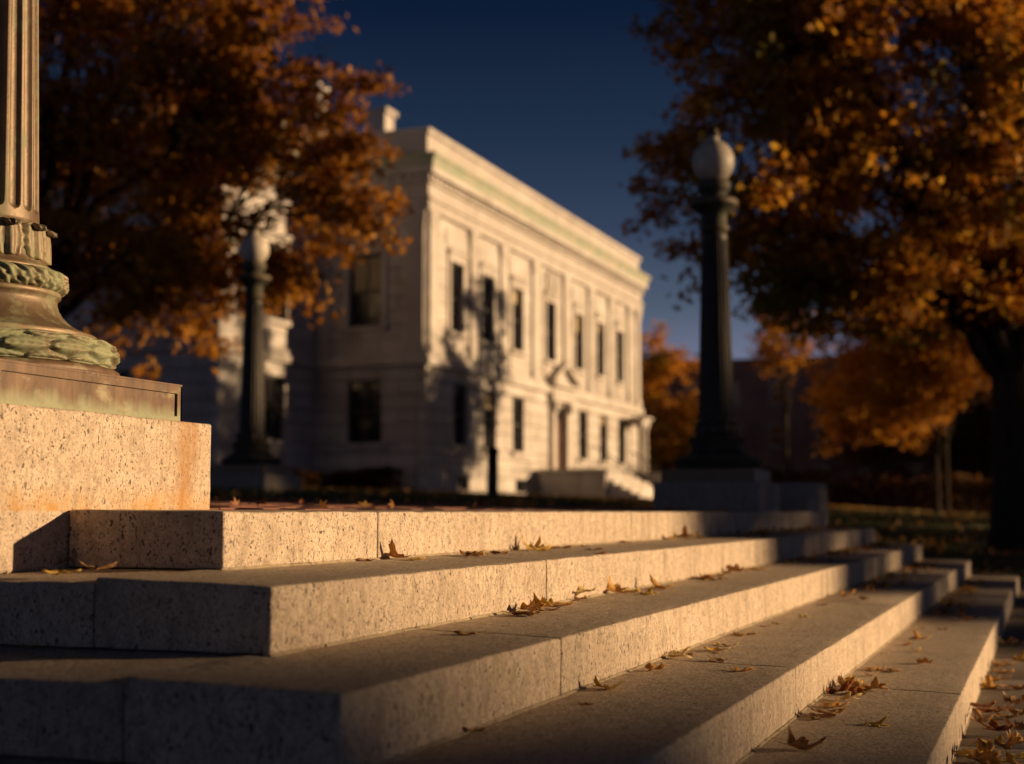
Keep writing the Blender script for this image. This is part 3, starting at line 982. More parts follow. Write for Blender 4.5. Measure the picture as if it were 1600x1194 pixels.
# ---------------------------------------------------------------- pedestals and bronze lamp posts
def pedestal_mesh(w0, d0, z0, z1, x_off=0, m='granite_ped'):
    me = MB().box(-w0, w0, 0, d0, z0, z1).mesh('granite_pedestal', M[m])
    bevel_mesh(me, .012, 3, .0022, .05)
    return me
pmesh = pedestal_mesh(.487, .97, -.149, .265)
ped = link('granite_pedestal', pmesh, None, (3.388, 2.376, 0))
tag(ped, 'sunlit speckled granite pedestal with a rust stain, under the near bronze column', 'pedestal', 'granite lamp pedestals')
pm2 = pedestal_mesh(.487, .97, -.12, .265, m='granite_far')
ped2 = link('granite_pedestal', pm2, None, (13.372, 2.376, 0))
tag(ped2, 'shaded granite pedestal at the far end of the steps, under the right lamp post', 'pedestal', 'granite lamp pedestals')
LX, LY = 17.0, 9.83
LZ = plaza_z(LY)
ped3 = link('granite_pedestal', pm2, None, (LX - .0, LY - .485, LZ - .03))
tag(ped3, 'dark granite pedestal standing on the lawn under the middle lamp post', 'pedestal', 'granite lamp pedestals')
# stone blocks beyond the far pedestal
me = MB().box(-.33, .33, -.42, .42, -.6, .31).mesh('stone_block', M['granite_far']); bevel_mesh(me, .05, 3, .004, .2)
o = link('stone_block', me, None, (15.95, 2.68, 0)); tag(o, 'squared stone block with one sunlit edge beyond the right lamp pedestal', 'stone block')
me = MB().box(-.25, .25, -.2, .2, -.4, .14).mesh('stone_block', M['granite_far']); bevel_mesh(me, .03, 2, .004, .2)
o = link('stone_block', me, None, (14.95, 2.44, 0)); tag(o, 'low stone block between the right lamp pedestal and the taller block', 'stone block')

def frac(x): return x - math.floor(x)
def laurel(N, rows, amp, nprof, vine=False):
    def fn(t, i):
        v = i / (nprof - 1)
        if v < .04 or v > .96: return 0
        r = v * rows
        row = int(r)
        vv = (r - row) * 2 - 1
        a = t * N / (2 * math.pi) + (row % 2) * .5 + (.12 * math.sin(t * 5 + row) if vine else 0)
        fa = frac(a)
        if vine:
            s = math.sin(2 * math.pi * a + 2.2 * math.sin(v * 7)) * math.cos(math.pi * vv * .5) + .5 * math.sin(a * 13 + v * 19)
            return amp * (.5 * s)
        wd = .25 + .85 * math.sin(math.pi * min(1, fa ** .8)) if fa < .96 else .15
        q = abs(vv) / wd
        h = max(0, 1 - q * q) ** .6 * (1.0 - .55 * fa)
        if abs(vv) < .09 and fa < .85: h -= .28
        h -= .12 * (math.cos(fa * 34 + abs(vv) * 9) > .55)
        return amp * (h - .35)
    return fn
def lamp_meshes():
    P = {}
    m = MB()
    m.box(-.412, .412, -.412, .412, .262, .374)
    P['plinth'] = m.mesh('plinth', M['plinth_bronze'])
    f = MB()
    for k in range(4):
        R_ = Matrix.Rotation(k * math.pi / 2, 4, 'Z')
        g_ = MB()
        g_.box(-.42, .42, -.42, -.4125, .352, .374).box(-.42, .42, -.42, -.4125, .262, .284).box(-.42, -.396, -.42, -.4125, .284, .352).box(.396, .42, -.42, -.4125, .284, .352)
        g_.v = [tuple(R_ @ Vector(v)) for v in g_.v]
        f.add(g_.v, g_.f)
    f.box(-.4205, .4205, -.4205, .4205, .3745, .380)
    P['plinth_frame'] = f.mesh('plinth_frame', M['plinth_bronze'])
    m = MB().lathe([(.402, .380), (.404, .386), (.402, .398), (.392, .404), (.375, .405)], 96)
    P['base_disc'] = m.mesh('base_disc', M['plinth_bronze'], True)
    n = 40
    pr = []
    for i in range(n):
        a = -math.pi / 2 + math.pi * (i / (n - 1)) * .93 + .08
        pr.append((.352 + .047 * math.cos(a) - .004 * (i / n), .4455 + .041 * math.sin(a)))
    P['wreath_moulding'] = MB().lathe(pr, 420, laurel(18, 3, .019, n)).mesh('wreath_moulding', M['verdigris'], True)
    P['scotia'] = MB().lathe([(.325, .478), (.336, .486), (.337, .499), (.331, .503), (.321, .505), (.300, .514), (.275, .526), (.255, .541), (.240, .557), (.229, .575), (.224, .592), (.224, .604), (.230, .609), (.234, .613), (.234, .622), (.228, .626)], 96).mesh('scotia', M['bronze'], True)
    n = 26
    pr = []
    for i in range(n):
        a = -math.pi / 2 + math.pi * (i / (n - 1))
        pr.append((.216 + .034 * math.cos(a), .654 + .030 * math.sin(a)))
    P['leaf_collar'] = MB().lathe(pr, 420, laurel(30, 2, .016, n, True)).mesh('leaf_collar', M['verdigris'], True)
    P['neck'] = MB().lathe([(.214, .682), (.214, .690), (.205, .697), (.196, .700), (.190, .712), (.184, .722), (.180, .75), (.172, .79), (.170, .818)], 96).mesh('neck', M['bronze'], True)
    # shaft with flutes
    zs = [.815, .83, .845] + [.850 + .020 * (1 - math.cos(i / 8 * math.pi / 2)) for i in range(9)] + [.9 + i * .16 for i in range(10)] + [2.50 + .02 * math.sin(i / 8 * math.pi / 2) for i in range(9)] + [2.54, 2.60]
    def shr(z):
        return .168 - .018 * min(1, max(0, (z - .82) / .64)) - .034 * min(1, max(0, (z - 1.46) / 1.16))
    NF = 20
    ph0 = math.radians(3.2)
    def fl(t, i):
        z = zs[i]
        R0 = shr(z)
        pitch = 2 * math.pi / NF
        x = ((t - ph0 + pitch / 2) % pitch - pitch / 2)
        hw = pitch * .37
        w0 = hw * R0
        e = min(z - .850, 2.52 - z)
        if e <= 0: return 0
        k = math.sqrt(max(0, 1 - (1 - e / w0) ** 2)) if e < w0 else 1
        q = x / (hw * max(k, 1e-4))
        if abs(q) >= 1: return 0
        return -.015 * k * math.sqrt(1 - q * q)
    P['shaft'] = MB().lathe([(shr(z), z) for z in zs], 440, fl).mesh('shaft', M['bronze'], True)
    P['capital'] = MB().lathe([(.112, 2.60), (.135, 2.615), (.138, 2.64), (.122, 2.655), (.118, 2.74), (.126, 2.76), (.150, 2.785), (.205, 2.83), (.225, 2.845), (.225, 2.885), (.205, 2.905), (.13, 2.92), (.115, 2.95), (.14, 2.975), (.155, 3.0), (.158, 3.05), (.15, 3.075), (.10, 3.08)], 48).mesh('capital', M['verdigris'], True)
    gp = [(.11, 3.08)]
    for i in range(1, 22):
        a = -math.pi / 2 + .62 + (math.pi - .95) * i / 21
        gp.append((.196 * math.cos(a), 3.262 + .208 * math.sin(a)))
    gp += [(.060, 3.478), (.052, 3.50)]
    P['globe'] = MB().lathe(gp, 48).mesh('globe', M['globe'], True)
    P['finial'] = MB().lathe([(.056, 3.498), (.066, 3.505), (.066, 3.52), (.045, 3.53), (.052, 3.55), (.040, 3.575), (.018, 3.59), (.004, 3.62)], 24).mesh('finial', M['bronze'], True)
    # acanthus leaf with a curled tip
    nu, nv = 17, 17
    def lf(k, ins=0):
        vs = []
        for j in range(nv):
            t = j / (nv - 1)
            wdt = .050 * (.82 + .35 * math.sin(math.pi * min(1, t * 1.05))) * (1 if t < .8 else 1 - ((t - .8) / .2) ** 2 * .75)
            if t < .78:
                z = .712 + .108 * t; r = .192 - .010 * t + .004 * math.sin(t * 3)
            else:
                a = (t - .78) / .22 * math.pi * 1.15
                z = .712 + .108 * .78 + .012 * math.sin(a) + .003; r = .184 + .013 * (1 - math.cos(a))
            for i in range(nu):
                u = i / (nu - 1) * 2 - 1
                x = u * wdt * (1 + .10 * math.sin(t * 26) * abs(u))
                rib = .006 * math.cos(u * math.pi * 3.0) * (1 - .3 * t) + .006 * (1 - abs(u))
                rr = r + rib - .010 * u * u - ins
                th_ = x / .19
                vs.append((rr * math.cos(th_), rr * math.sin(th_), z))
        return vs
    vs = lf(0) + lf(0, .004)
    N1 = nu * nv
    fs = []
    for j in range(nv - 1):
        for i in range(nu - 1):
            a = j * nu + i
            fs.append((a, a + 1, a + nu + 1, a + nu))
            fs.append((N1 + a + nu, N1 + a + nu + 1, N1 + a + 1, N1 + a))
    bd = [i for i in range(nu)] + [j * nu + nu - 1 for j in range(1, nv)] + [(nv - 1) * nu + i for i in range(nu - 2, -1, -1)] + [j * nu for j in range(nv - 2, 0, -1)]
    for q in range(len(bd)):
        a, b_ = bd[q], bd[(q + 1) % len(bd)]
        fs.append((b_, a, N1 + a, N1 + b_))
    P['acanthus_leaf'] = MB().add(vs, fs).mesh('acanthus_leaf', M['verdigris'], True)
    return P
def globe_mat():
    g = NT('frosted_globe')
    c = g.ramp(g.noise(g.co, 9, 5, .6), [(.35, (.40, .34, .27)), (.6, (.52, .46, .38)), (.8, (.58, .53, .45))])
    m = g.out(c, .5, 0, .4)
    g.b.inputs['Subsurface Weight'].default_value = .4
    g.b.inputs['Subsurface Radius'].default_value = (.1, .08, .06)
    g.b.inputs['Subsurface Scale'].default_value = .5
    return m
M['globe'] = globe_mat()
LM = lamp_meshes()
def lamp(label, loc, dark=False, rz=0):
    r = tag(empty('lamp_post', loc, rz), label, 'lamp post', 'bronze lamp posts with globes')
    for k, me in LM.items():
        n = 12 if k == 'acanthus_leaf' else 1
        for i in range(n):
            o = link(k, me, r)
            if n > 1: o.rotation_euler = (0, 0, math.radians(7 + i * 30))
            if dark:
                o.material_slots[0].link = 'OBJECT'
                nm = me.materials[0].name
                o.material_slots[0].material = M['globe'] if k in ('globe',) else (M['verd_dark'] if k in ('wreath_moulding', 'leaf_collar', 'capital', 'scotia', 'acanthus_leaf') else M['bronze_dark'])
    return r
lamp('near bronze lamp column with laurel base, cut off by the top left of the photo', (3.388, 2.862, 0))
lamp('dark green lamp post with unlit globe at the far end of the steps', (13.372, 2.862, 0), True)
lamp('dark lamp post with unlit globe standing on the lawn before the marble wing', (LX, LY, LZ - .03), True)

# ---------------------------------------------------------------- trees
LT = np.array([(0, 0, 0), (.10, .35, .02), (0, 1.0, -.06), (-.10, .35, .02),
               (.02, .05, 0), (.42, .18, .03), (.72, .62, -.05), (.22, .40, .02),
               (-.02, .05, 0), (-.22, .40, .02), (-.72, .62, -.05), (-.42, .18, .03)], float)
LT[1, 0] = .26; LT[3, 0] = -.26
LQ = np.array([(0, 1, 2, 3), (4, 5, 6, 7), (8, 9, 10, 11)])
# weld the three lobes into one island through shared base vertex
LQ = np.array([(0, 1, 2, 3), (0, 5, 6, 7), (0, 9, 10, 11)])
def crown_mesh(name, pos, size, mat, droop=.35):
    n = len(pos)
    use = [0, 1, 2, 3, 5, 6, 7, 9, 10, 11]
    mp = {o: i for i, o in enumerate(use)}
    tv = LT[use]
    tv = tv - np.array([0, .45, 0])
    q = np.array([[mp[i] for i in f] for f in LQ])
    nrm = rng.normal(size=(n, 3)); nrm[:, 2] = np.abs(nrm[:, 2]) * .8 + .12
    nrm /= np.linalg.norm(nrm, axis=1)[:, None]
    d = rng.normal(size=(n, 3)); d[:, 2] -= droop
    d -= nrm * (d * nrm).sum(1)[:, None]
    d /= np.linalg.norm(d, axis=1)[:, None] + 1e-9
    s = np.cross(d, nrm)
    sz = size * rng.uniform(.65, 1.25, n)
    V = pos[:, None, :] + sz[:, None, None] * (tv[None, :, 0, None] * s[:, None, :] + tv[None, :, 1, None] * d[:, None, :] + tv[None, :, 2, None] * nrm[:, None, :])
    V = V.reshape(-1, 3)
    k = len(use)
    Fq = (q[None] + (np.arange(n) * k)[:, None, None]).reshape(-1, 4)
    me = bpy.data.meshes.new(name)
    me.vertices.add(len(V)); me.vertices.foreach_set('co', V.astype(np.float32).ravel())
    me.loops.add(Fq.size); me.loops.foreach_set('vertex_index', Fq.astype(np.int32).ravel())
    me.polygons.add(len(Fq)); me.polygons.foreach_set('loop_start', np.arange(0, Fq.size, 4, dtype=np.int32))
    me.update(calc_edges=True)
    me.materials.append(mat)
    return me
def wob(p, q, n, amp, r):
    p = np.array(p, float); q = np.array(q, float)
    L = np.linalg.norm(q - p)
    out = [tuple(p)]
    a, b = r.normal(size=3) * amp * L, r.normal(size=3) * amp * L
    for i in range(1, n):
        t = i / n
        out.append(tuple(p + (q - p) * t + a * math.sin(math.pi * t) + b * math.sin(2 * math.pi * t) * .5))
    out.append(tuple(q))
    return out
def tree(label, loc, blobs, trunk_r, fork_z, leaf_mat, nclu=150, per=90, leaf=.12, spread=.42, seed=1, twigs=True, group=None, trunk_lean=(0, 0), gap=.0, name='maple_tree', clear=0.0):
    """blobs: list of (x,y,z,rx,ry,rz) ellipsoids in local space that make the crown"""
    r = np.random.default_rng(seed)
    root = tag(empty(name, loc), label, 'tree', group)
    vol = np.array([b[3] * b[4] * b[5] for b in blobs]); vol = vol / vol.sum()
    C = []
    while len(C) < nclu:
        b = blobs[r.choice(len(blobs), p=vol)]
        d = r.normal(size=3); d /= np.linalg.norm(d)
        rad = r.uniform(.25, 1.0) ** (1 / 2.2)
        p = np.array(b[:3]) + d * rad * np.array(b[3:])
        nv = noise.noise(Vector(p * .55 + seed * 3.1))
        if nv < gap - .05 and r.random() < .85: continue
        C.append(p)
    C = np.array(C)
    fork = np.array([trunk_lean[0], trunk_lean[1], fork_z], float)
    tr = MB()
    tr.tube([(0, 0, -.4), (0, 0, .0), (.02, .01, .5), (fork[0] * .5, fork[1] * .5, fork_z * .5), tuple(fork)], [trunk_r * 1.55, trunk_r * 1.3, trunk_r * 1.04, trunk_r * .95, trunk_r * .82], 14)
    tr.build('trunk', M['bark'], root, smooth=True)
    # limbs: k-means-like groups of clusters
    K = max(4, int(len(C) ** .5 * .75))
    cen = C[r.choice(len(C), K, replace=False)]
    for _ in range(4):
        lab = ((C[:, None] - cen[None]) ** 2).sum(2).argmin(1)
        cen = np.array([C[lab == k].mean(0) if (lab == k).any() else cen[k] for k in range(K)])
    br = MB()
    for k in range(K):
        mem = C[lab == k]
        if not len(mem): continue
        tgt = fork + (cen[k] - fork) * .82
        start = fork + np.array([0, 0, r.uniform(-.25, .0) * fork_z * .5])
        mid = fork + (tgt - fork) * .45 + np.array([0, 0, np.linalg.norm(tgt - fork) * .14])
        path = wob(start, mid, 4, .05, r) + wob(mid, tgt, 4, .06, r)[1:]
        r0 = trunk_r * (.30 + .22 * (len(mem) / len(C)) * K * .5)
        r0 = min(r0, trunk_r * .6)
        n = len(path)
        br.tube(path, [r0 * (1 - .72 * i / (n - 1)) for i in range(n)], 7)
        P = np.array(path)
        for c in mem:
            j = 2 + ((P[2:] - c) ** 2).sum(1).argmin()
            j = max(2, j - 1)
            pp = wob(P[j], c, 4, .09, r)
            q = r0 * (1 - .72 * j / (n - 1)) * .42
            br.tube(pp, [max(.008, q * (1 - .78 * i / 4)) for i in range(5)], 5, cap=False)
            if twigs:
                for _ in range(3):
                    d = r.normal(size=3) * spread * .8
                    br.tube([pp[3], tuple(np.array(pp[3]) + d * .5 + np.array([0, 0, .05])), tuple(c + d)], [max(.006, q * .25), .006, .004], 4, cap=False)
    br.build('branches', M['bark'], root, smooth=True)
    # leaves: each cluster a few flat sprays
    pts = []
    for c in C:
        ns = 4
        for s in range(ns):
            cc = c + r.normal(size=3) * spread * .65
            m = max(3, int(per / ns * r.uniform(.6, 1.4)))
            pts.append(cc + r.normal(size=(m, 3)) * np.array([spread * .55, spread * .55, spread * .26]))
    pts = np.concatenate(pts)
    # a few loose leaves round the outline
    o = link('crown', crown_mesh('crown', pts, leaf, leaf_mat), root)
    tag(o, kind='stuff')
    return root
def gz(x, y): return ground_z(x, y)
def at(px, d):      # ground point under a bearing of the photograph at distance d
    r_ = (px - 800) / 2300 * d
    return d * math.cos(TH) + r_ * math.sin(TH), d * math.sin(TH) - r_ * math.cos(TH)
# screen-right direction is (.342,-.94), depth is (.94,.342)
def loc_blob(r, d, z, rr, rd, rz):
    return (r * .342 + d * .94, -r * .94 + d * .342, z, rr, rd, rz)
# black bollard-like post before the facade
bp = tag(empty('iron_post', (0, 0, 0)), 'slim black iron post standing on the lawn before the marble facade', 'post')
px_, py_ = at(770, 27)
bp.location = (px_, py_, plaza_z(py_) - .03)
MB().lathe([(.13, 0), (.13, .08), (.10, .12), (.095, .85), (.12, .87), (.12, .91), (.09, .95), (.05, .985), (.01, 1.0)], 20).build('shaft', M['black_iron'], bp, smooth=True)
MB().lathe([(.15, -.02), (.15, .05), (.14, .06)], 20).build('base', M['black_iron'], bp)

x, y = at(1582, 24)
tree('large orange and green maple leaning over the right side, dark trunk at the photo edge', (x, y, gz(x, y)),
     [loc_blob(-4.1, 0, 6.2, 2.1, 2.2, 1.5), loc_blob(-2.3, .2, 4.9, 2.2, 2.2, 1.3), loc_blob(-4.2, -.5, 8.3, 1.7, 2.0, 1.6), loc_blob(-3.0, 0, 10.2, 2.0, 2.2, 1.6), loc_blob(-1.0, .5, 7.6, 2.8, 2.8, 2.2), loc_blob(2.2, 1.2, 7.6, 2.0, 2.2, 1.8), loc_blob(.3, .4, 5.6, 2.3, 2.2, 1.5), loc_blob(1.6, .9, 10.6, 2.4, 2.4, 1.6), loc_blob(-.9, .2, 10.3, 2.2, 2.4, 1.6), loc_blob(-2.9, 0, 4.3, 2.0, 2.0, 1.0), loc_blob(-.9, 0, 4.3, 2.0, 1.8, .9)],
       .36, 2.9, M['leaf_turn2'], 560, 120, .135, .38, 5, gap=.02, group='maple trees in autumn colour')
x, y = at(30, 27)
tree('large rust-orange maple behind the near bronze column, crown reaching before the wing', (x, y, gz(x, y)),
     [loc_blob(5.0, -.2, 6.7, 1.5, 1.9, 1.3), loc_blob(4.5, 0, 5.0, 2.2, 2.2, 2.0), loc_blob(2.9, -.3, 4.0, 2.7, 2.4, 1.4), loc_blob(4.4, -.3, 7.5, 1.7, 2.0, 1.6), loc_blob(1.9, 0, 7.7, 3.3, 3.0, 2.3), loc_blob(3.7, .2, 9.3, 2.1, 2.2, 1.6), loc_blob(-2.2, 0, 6.6, 3.0, 3, 2.8), loc_blob(0.9, 0, 10.5, 3.8, 3.2, 1.6), loc_blob(-.6, -1.0, 4.7, 2.6, 2.0, 1.3)],
     .34, 2.8, M['leaf_rust'], 500, 110, .14, .38, 9, gap=.03, group='maple trees in autumn colour')
x, y = at(1462, 53)
tree('small bright orange maple with a thin pale trunk on the far lawn', (x, y, gz(x, y)),
     [loc_blob(-1.6, .5, 4.9, 2.5, 3.2, 2.1), loc_blob(.6, .5, 4.6, 2.1, 2.8, 2.1), loc_blob(-.6, 0, 6.3, 2.2, 2.6, 1.3), loc_blob(-2.6, 0, 3.8, 1.5, 2.0, 1.2)],
     .11, 2.1, M['leaf_maple'], 170, 80, .17, .45, 21, gap=-.1, group='maple trees in autumn colour')
x, y = at(1478, 58)  # added maple whose sparse crown dapples the facade with shade
tree('taller thin-leaved maple added behind the small bright one to dapple the facade with shade', (x, y, gz(x, y)),
     [(-2.0, 0, 7.6, 3.2, 2.0, 2.8), (-4.2, 0, 6.2, 2.2, 1.6, 2.6), (-1.0, 0, 10.2, 2.2, 1.8, 1.6)],
     .10, 3.4, M['leaf_rust'], 150, 85, .17, .42, 23, gap=.0, group='maple trees in autumn colour')
tree('tall thin maple added outside the frame so its shade dapples the marble wing', (57.0, -10, gz(57, -10)),
     [(0, 0, 10.5, 3.4, 2.6, 3.6), (1.5, 0, 8.0, 3.4, 2.4, 2.6), (-1.8, 0, 8.5, 2.6, 2.2, 3.0)],
     .26, 4.2, M['leaf_rust'], 150, 80, .17, .5, 27, gap=.06, group='maple trees in autumn colour')  # unseen maple, put in for broken shade on the wing
# row of unseen trees, added so their broken shade lies over the far half of the steps
for i in range(10):
    q_ = 10.35 + i * 3.65
    pos = E1 * q_ + E2 * (PC + (i % 2) * 2.5)
    tree('unseen bushy tree added for shade on the far steps, %s of the row' % ('first', 'second', 'third', 'fourth', 'fifth', 'sixth', 'seventh', 'eighth', 'ninth', 'last')[i], (pos.x, pos.y, -.8),
         [(0, 0, 8.4 + (i % 3) * .15, 2.85, 2.4, 7.7), (.2, .2, 4.4, 2.85, 2.4, 4.2)], .24, 1.2, M['leaf_dark'], 160, 110, .30, .44, 60 + i, twigs=False, gap=-.4, group='unseen trees added for shade', name='shade_caster_tree')
x, y = at(1040, 92)
tree('orange and green tree showing past the far end of the facade', (x, y, gz(x, y)),
     [(0, 0, 5.2, 2.6, 2.6, 4.2), (.3, -1.0, 3.8, 2.6, 2.6, 3.0), (0, .4, 8.2, 1.6, 1.6, 2.3)],
     .2, 1.6, M['leaf_turn'], 120, 70, .26, .6, 31, twigs=False, group='maple trees in autumn colour')
x, y = at(1228, 88)
tree('rust tree with a bare sparse top before the brick row building', (x, y, gz(x, y)),
     [(0, 0, 10.2, 2.0, 2.0, 1.8), (0, 0, 8.6, 1.4, 1.4, 1.2)],
     .18, 5.4, M['leaf_rust'], 50, 40, .24, .55, 33, gap=.0, group='maple trees in autumn colour')
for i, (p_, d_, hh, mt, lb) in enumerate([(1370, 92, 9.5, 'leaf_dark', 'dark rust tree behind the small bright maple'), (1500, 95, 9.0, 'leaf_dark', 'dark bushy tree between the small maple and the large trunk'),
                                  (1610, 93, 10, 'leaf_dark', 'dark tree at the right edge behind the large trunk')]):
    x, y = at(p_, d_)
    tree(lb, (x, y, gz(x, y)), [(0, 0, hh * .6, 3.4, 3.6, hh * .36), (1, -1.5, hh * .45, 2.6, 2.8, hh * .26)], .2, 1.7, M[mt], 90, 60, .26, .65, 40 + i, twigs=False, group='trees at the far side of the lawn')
# hedges along the far side of the lawn
def hedge(label, x0, y0, x1, y1, h, wd, seed):
    r = np.random.default_rng(seed)
    L = math.hypot(x1 - x0, y1 - y0)
    root = tag(empty('hedge', ((x0 + x1) / 2, (y0 + y1) / 2, gz((x0 + x1) / 2, (y0 + y1) / 2))), label, 'hedge')
    n = int(L * 420)
    t = r.uniform(-.5, .5, n)
    pts = np.stack([t * (x1 - x0), t * (y1 - y0), r.uniform(0, 1, n) ** .8 * h * (1 + .12 * np.sin(t * L * 1.3))], 1)
    pts[:, 0] += r.normal(size=n) * wd * .5; pts[:, 1] += r.normal(size=n) * wd * .5
    o = link('foliage', crown_mesh('foliage', pts, .2, M['leaf_dark']), root); tag(o, kind='stuff')
    b = MB()
    for i in range(int(L / .8)):
        q = (i + .5) / int(L / .8) - .5
        b.tube([(q * (x1 - x0), q * (y1 - y0), -.2), (q * (x1 - x0) + .1, q * (y1 - y0), h * .7)], [.05, .02], 5)
    b.build('stems', M['bark'], root)
xa, ya = at(1290, 88); xb, yb_ = at(1640, 84)
hedge('dark clipped hedge along the far lawn, under the trees at the right', xa, ya, xb, yb_, 1.9, 1.0, 3)
xa, ya = at(1050, 96); xb, yb_ = at(1290, 90)
hedge('dark hedge below the brick row building, behind the right lamp pedestal', xa, ya, xb, yb_, 2.0, 1.0, 4)
hedge('low dark hedge at the foot of the marble wing', 44.5, 23.2, 40.5, 23.2, .7, .5, 5)
hedge('short row of dark shrubs against the side wall of the main block', 45.4, 23.0, 45.4, 20.9, .75, .4, 6)

# ---------------------------------------------------------------- fallen leaves
def leaf_mesh(seed, curl, mat, size=.10, stem=True):
    r = random.Random(seed)
    # maple outline, right half (angle from tip in degrees, radius)
    half = [(0, 1.0), (7, .80), (13, .83), (16, .62), (27, .50), (38, .70), (45, .92), (53, .74), (58, .78), (64, .56), (76, .42), (86, .58), (95, .74), (103, .55), (112, .50), (128, .34), (150, .26), (172, .16)]
    out = [(math.radians(a), q * r.uniform(.93, 1.07)) for a, q in half] + [(math.radians(-a), q * r.uniform(.93, 1.07)) for a, q in half[:0:-1]]
    n = len(out)
    rings = [.0, .22, .48, .75, 1.0]
    vs = [(0, -.0, 0)]
    for q in rings[1:]:
        for a, R0 in out:
            R1 = R0 * q if q > .3 else .25 * q / .25 * min(R0, .5)
            vs.append((math.sin(a) * R1, math.cos(a) * R1 - .0, 0))
    fs = [(0, 1 + (i + 1) % n, 1 + i) for i in range(n)]
    for k in range(len(rings) - 2):
        for i in range(n):
            a = 1 + k * n + i; b_ = 1 + k * n + (i + 1) % n
            fs.append((a, b_, b_ + n, a + n))
    # bend: fold on the midrib, roll the sides and lobes, ripple
    ax = r.uniform(0, math.pi); k1 = curl * r.uniform(.7, 1.3); k2 = curl * r.uniform(.1, .7) * r.choice([-1, 1])
    ph_ = [r.uniform(0, 6.28) for _ in range(6)]
    res = []
    for (x, y, z) in vs:
        rr = math.hypot(x, y); t = math.atan2(x, y)
        # roll around axis ax
        u = x * math.cos(ax) + y * math.sin(ax); v = -x * math.sin(ax) + y * math.cos(ax)
        kk = k1 * (1 + .4 * math.sin(v * 2 + ph_[0]))
        if abs(kk) > .05:
            uu = math.sin(u * kk) / kk; zz = (1 - math.cos(u * kk)) / kk
        else: uu, zz = u, 0
        vv = v
        if abs(k2) > .05:
            vv = math.sin(v * k2) / k2; zz += (1 - math.cos(v * k2)) / k2
        zz += .10 * abs(x) + .05 * rr * math.sin(5 * t + ph_[1]) + .05 * math.sin(x * 7 + ph_[2]) * math.sin(y * 6 + ph_[3]) + .16 * curl * rr * rr * math.sin(3 * t + ph_[4])
        x2 = uu * math.cos(ax) - vv * math.sin(ax); y2 = uu * math.sin(ax) + vv * math.cos(ax)
        res.append(Vector((x2, y2, zz)))
    th_ = .012
    N = len(res)
    allv = [v * size for v in res] + [(v - Vector((0, 0, th_))) * size for v in res]
    allf = [f for f in fs] + [tuple(N + i for i in f[::-1]) for f in fs]
    last = 1 + (len(rings) - 2) * n
    for i in range(n):
        a = last + i; b_ = last + (i + 1) % n
        allf.append((a, b_, N + b_, N + a))
    m = MB().add(allv, allf)
    if stem:
        p0 = res[1 + n // 2] * size
        a = r.uniform(-.5, .5)
        m.tube([tuple(res[0] * size), tuple(p0 * .6 + Vector((0, 0, .001))), tuple(p0 + Vector((math.sin(a) * .02, -.03, .006)) * (size / .1)), tuple(p0 + Vector((math.sin(a) * .045, -.062, .002 + r.uniform(0, .02))) * (size / .1))], [.0012, .0012, .001, .0009], 5)
    # rest on the ground: lowest point at zero
    zmin = min(v[2] for v in m.v)
    m.v = [(x, y, z - zmin + .0005) for x, y, z in m.v]
    me = m.mesh('maple_leaf', mat, True)
    return me
LEAFM = {}
for c in FL:
    for i, cu in enumerate((.6, 1.1, 1.7, .3, .9)):
        LEAFM[c, i] = leaf_mesh(hash((len(c), i)) % 1000 + i * 17 + sum(map(ord, c)), cu, FL[c])
def tread_z(x, y):
    for k in range(5):
        if y >= YS[k] and XL[k] <= x <= XR[k]:
            yb = YS[k - 1] if k else 2.372
            if k == 0 and y > 2.372: return plaza_z(y)
            return -k * D + .011 * min(1, (y - YS[k]) / .387) * (.35 if k == 0 else 1)
    if y < .302 + .06 and x < 16: return -.76
    return ground_z(x, y)
def put_leaf(x, y, col, var, label, group, s=1.0, rz=None, tilt=0.0, lift=0.0):
    o = link('maple_leaf', LEAFM[col, var], None, (x, y, tread_z(x, y) + lift))
    o.rotation_euler = (tilt * rnd.choice([-1, 1]), tilt * rnd.uniform(-.6, .6), rnd.uniform(0, 6.28) if rz is None else rz)
    o.scale = (s, s, s)
    tag(o, label, 'leaf', group)
    return o
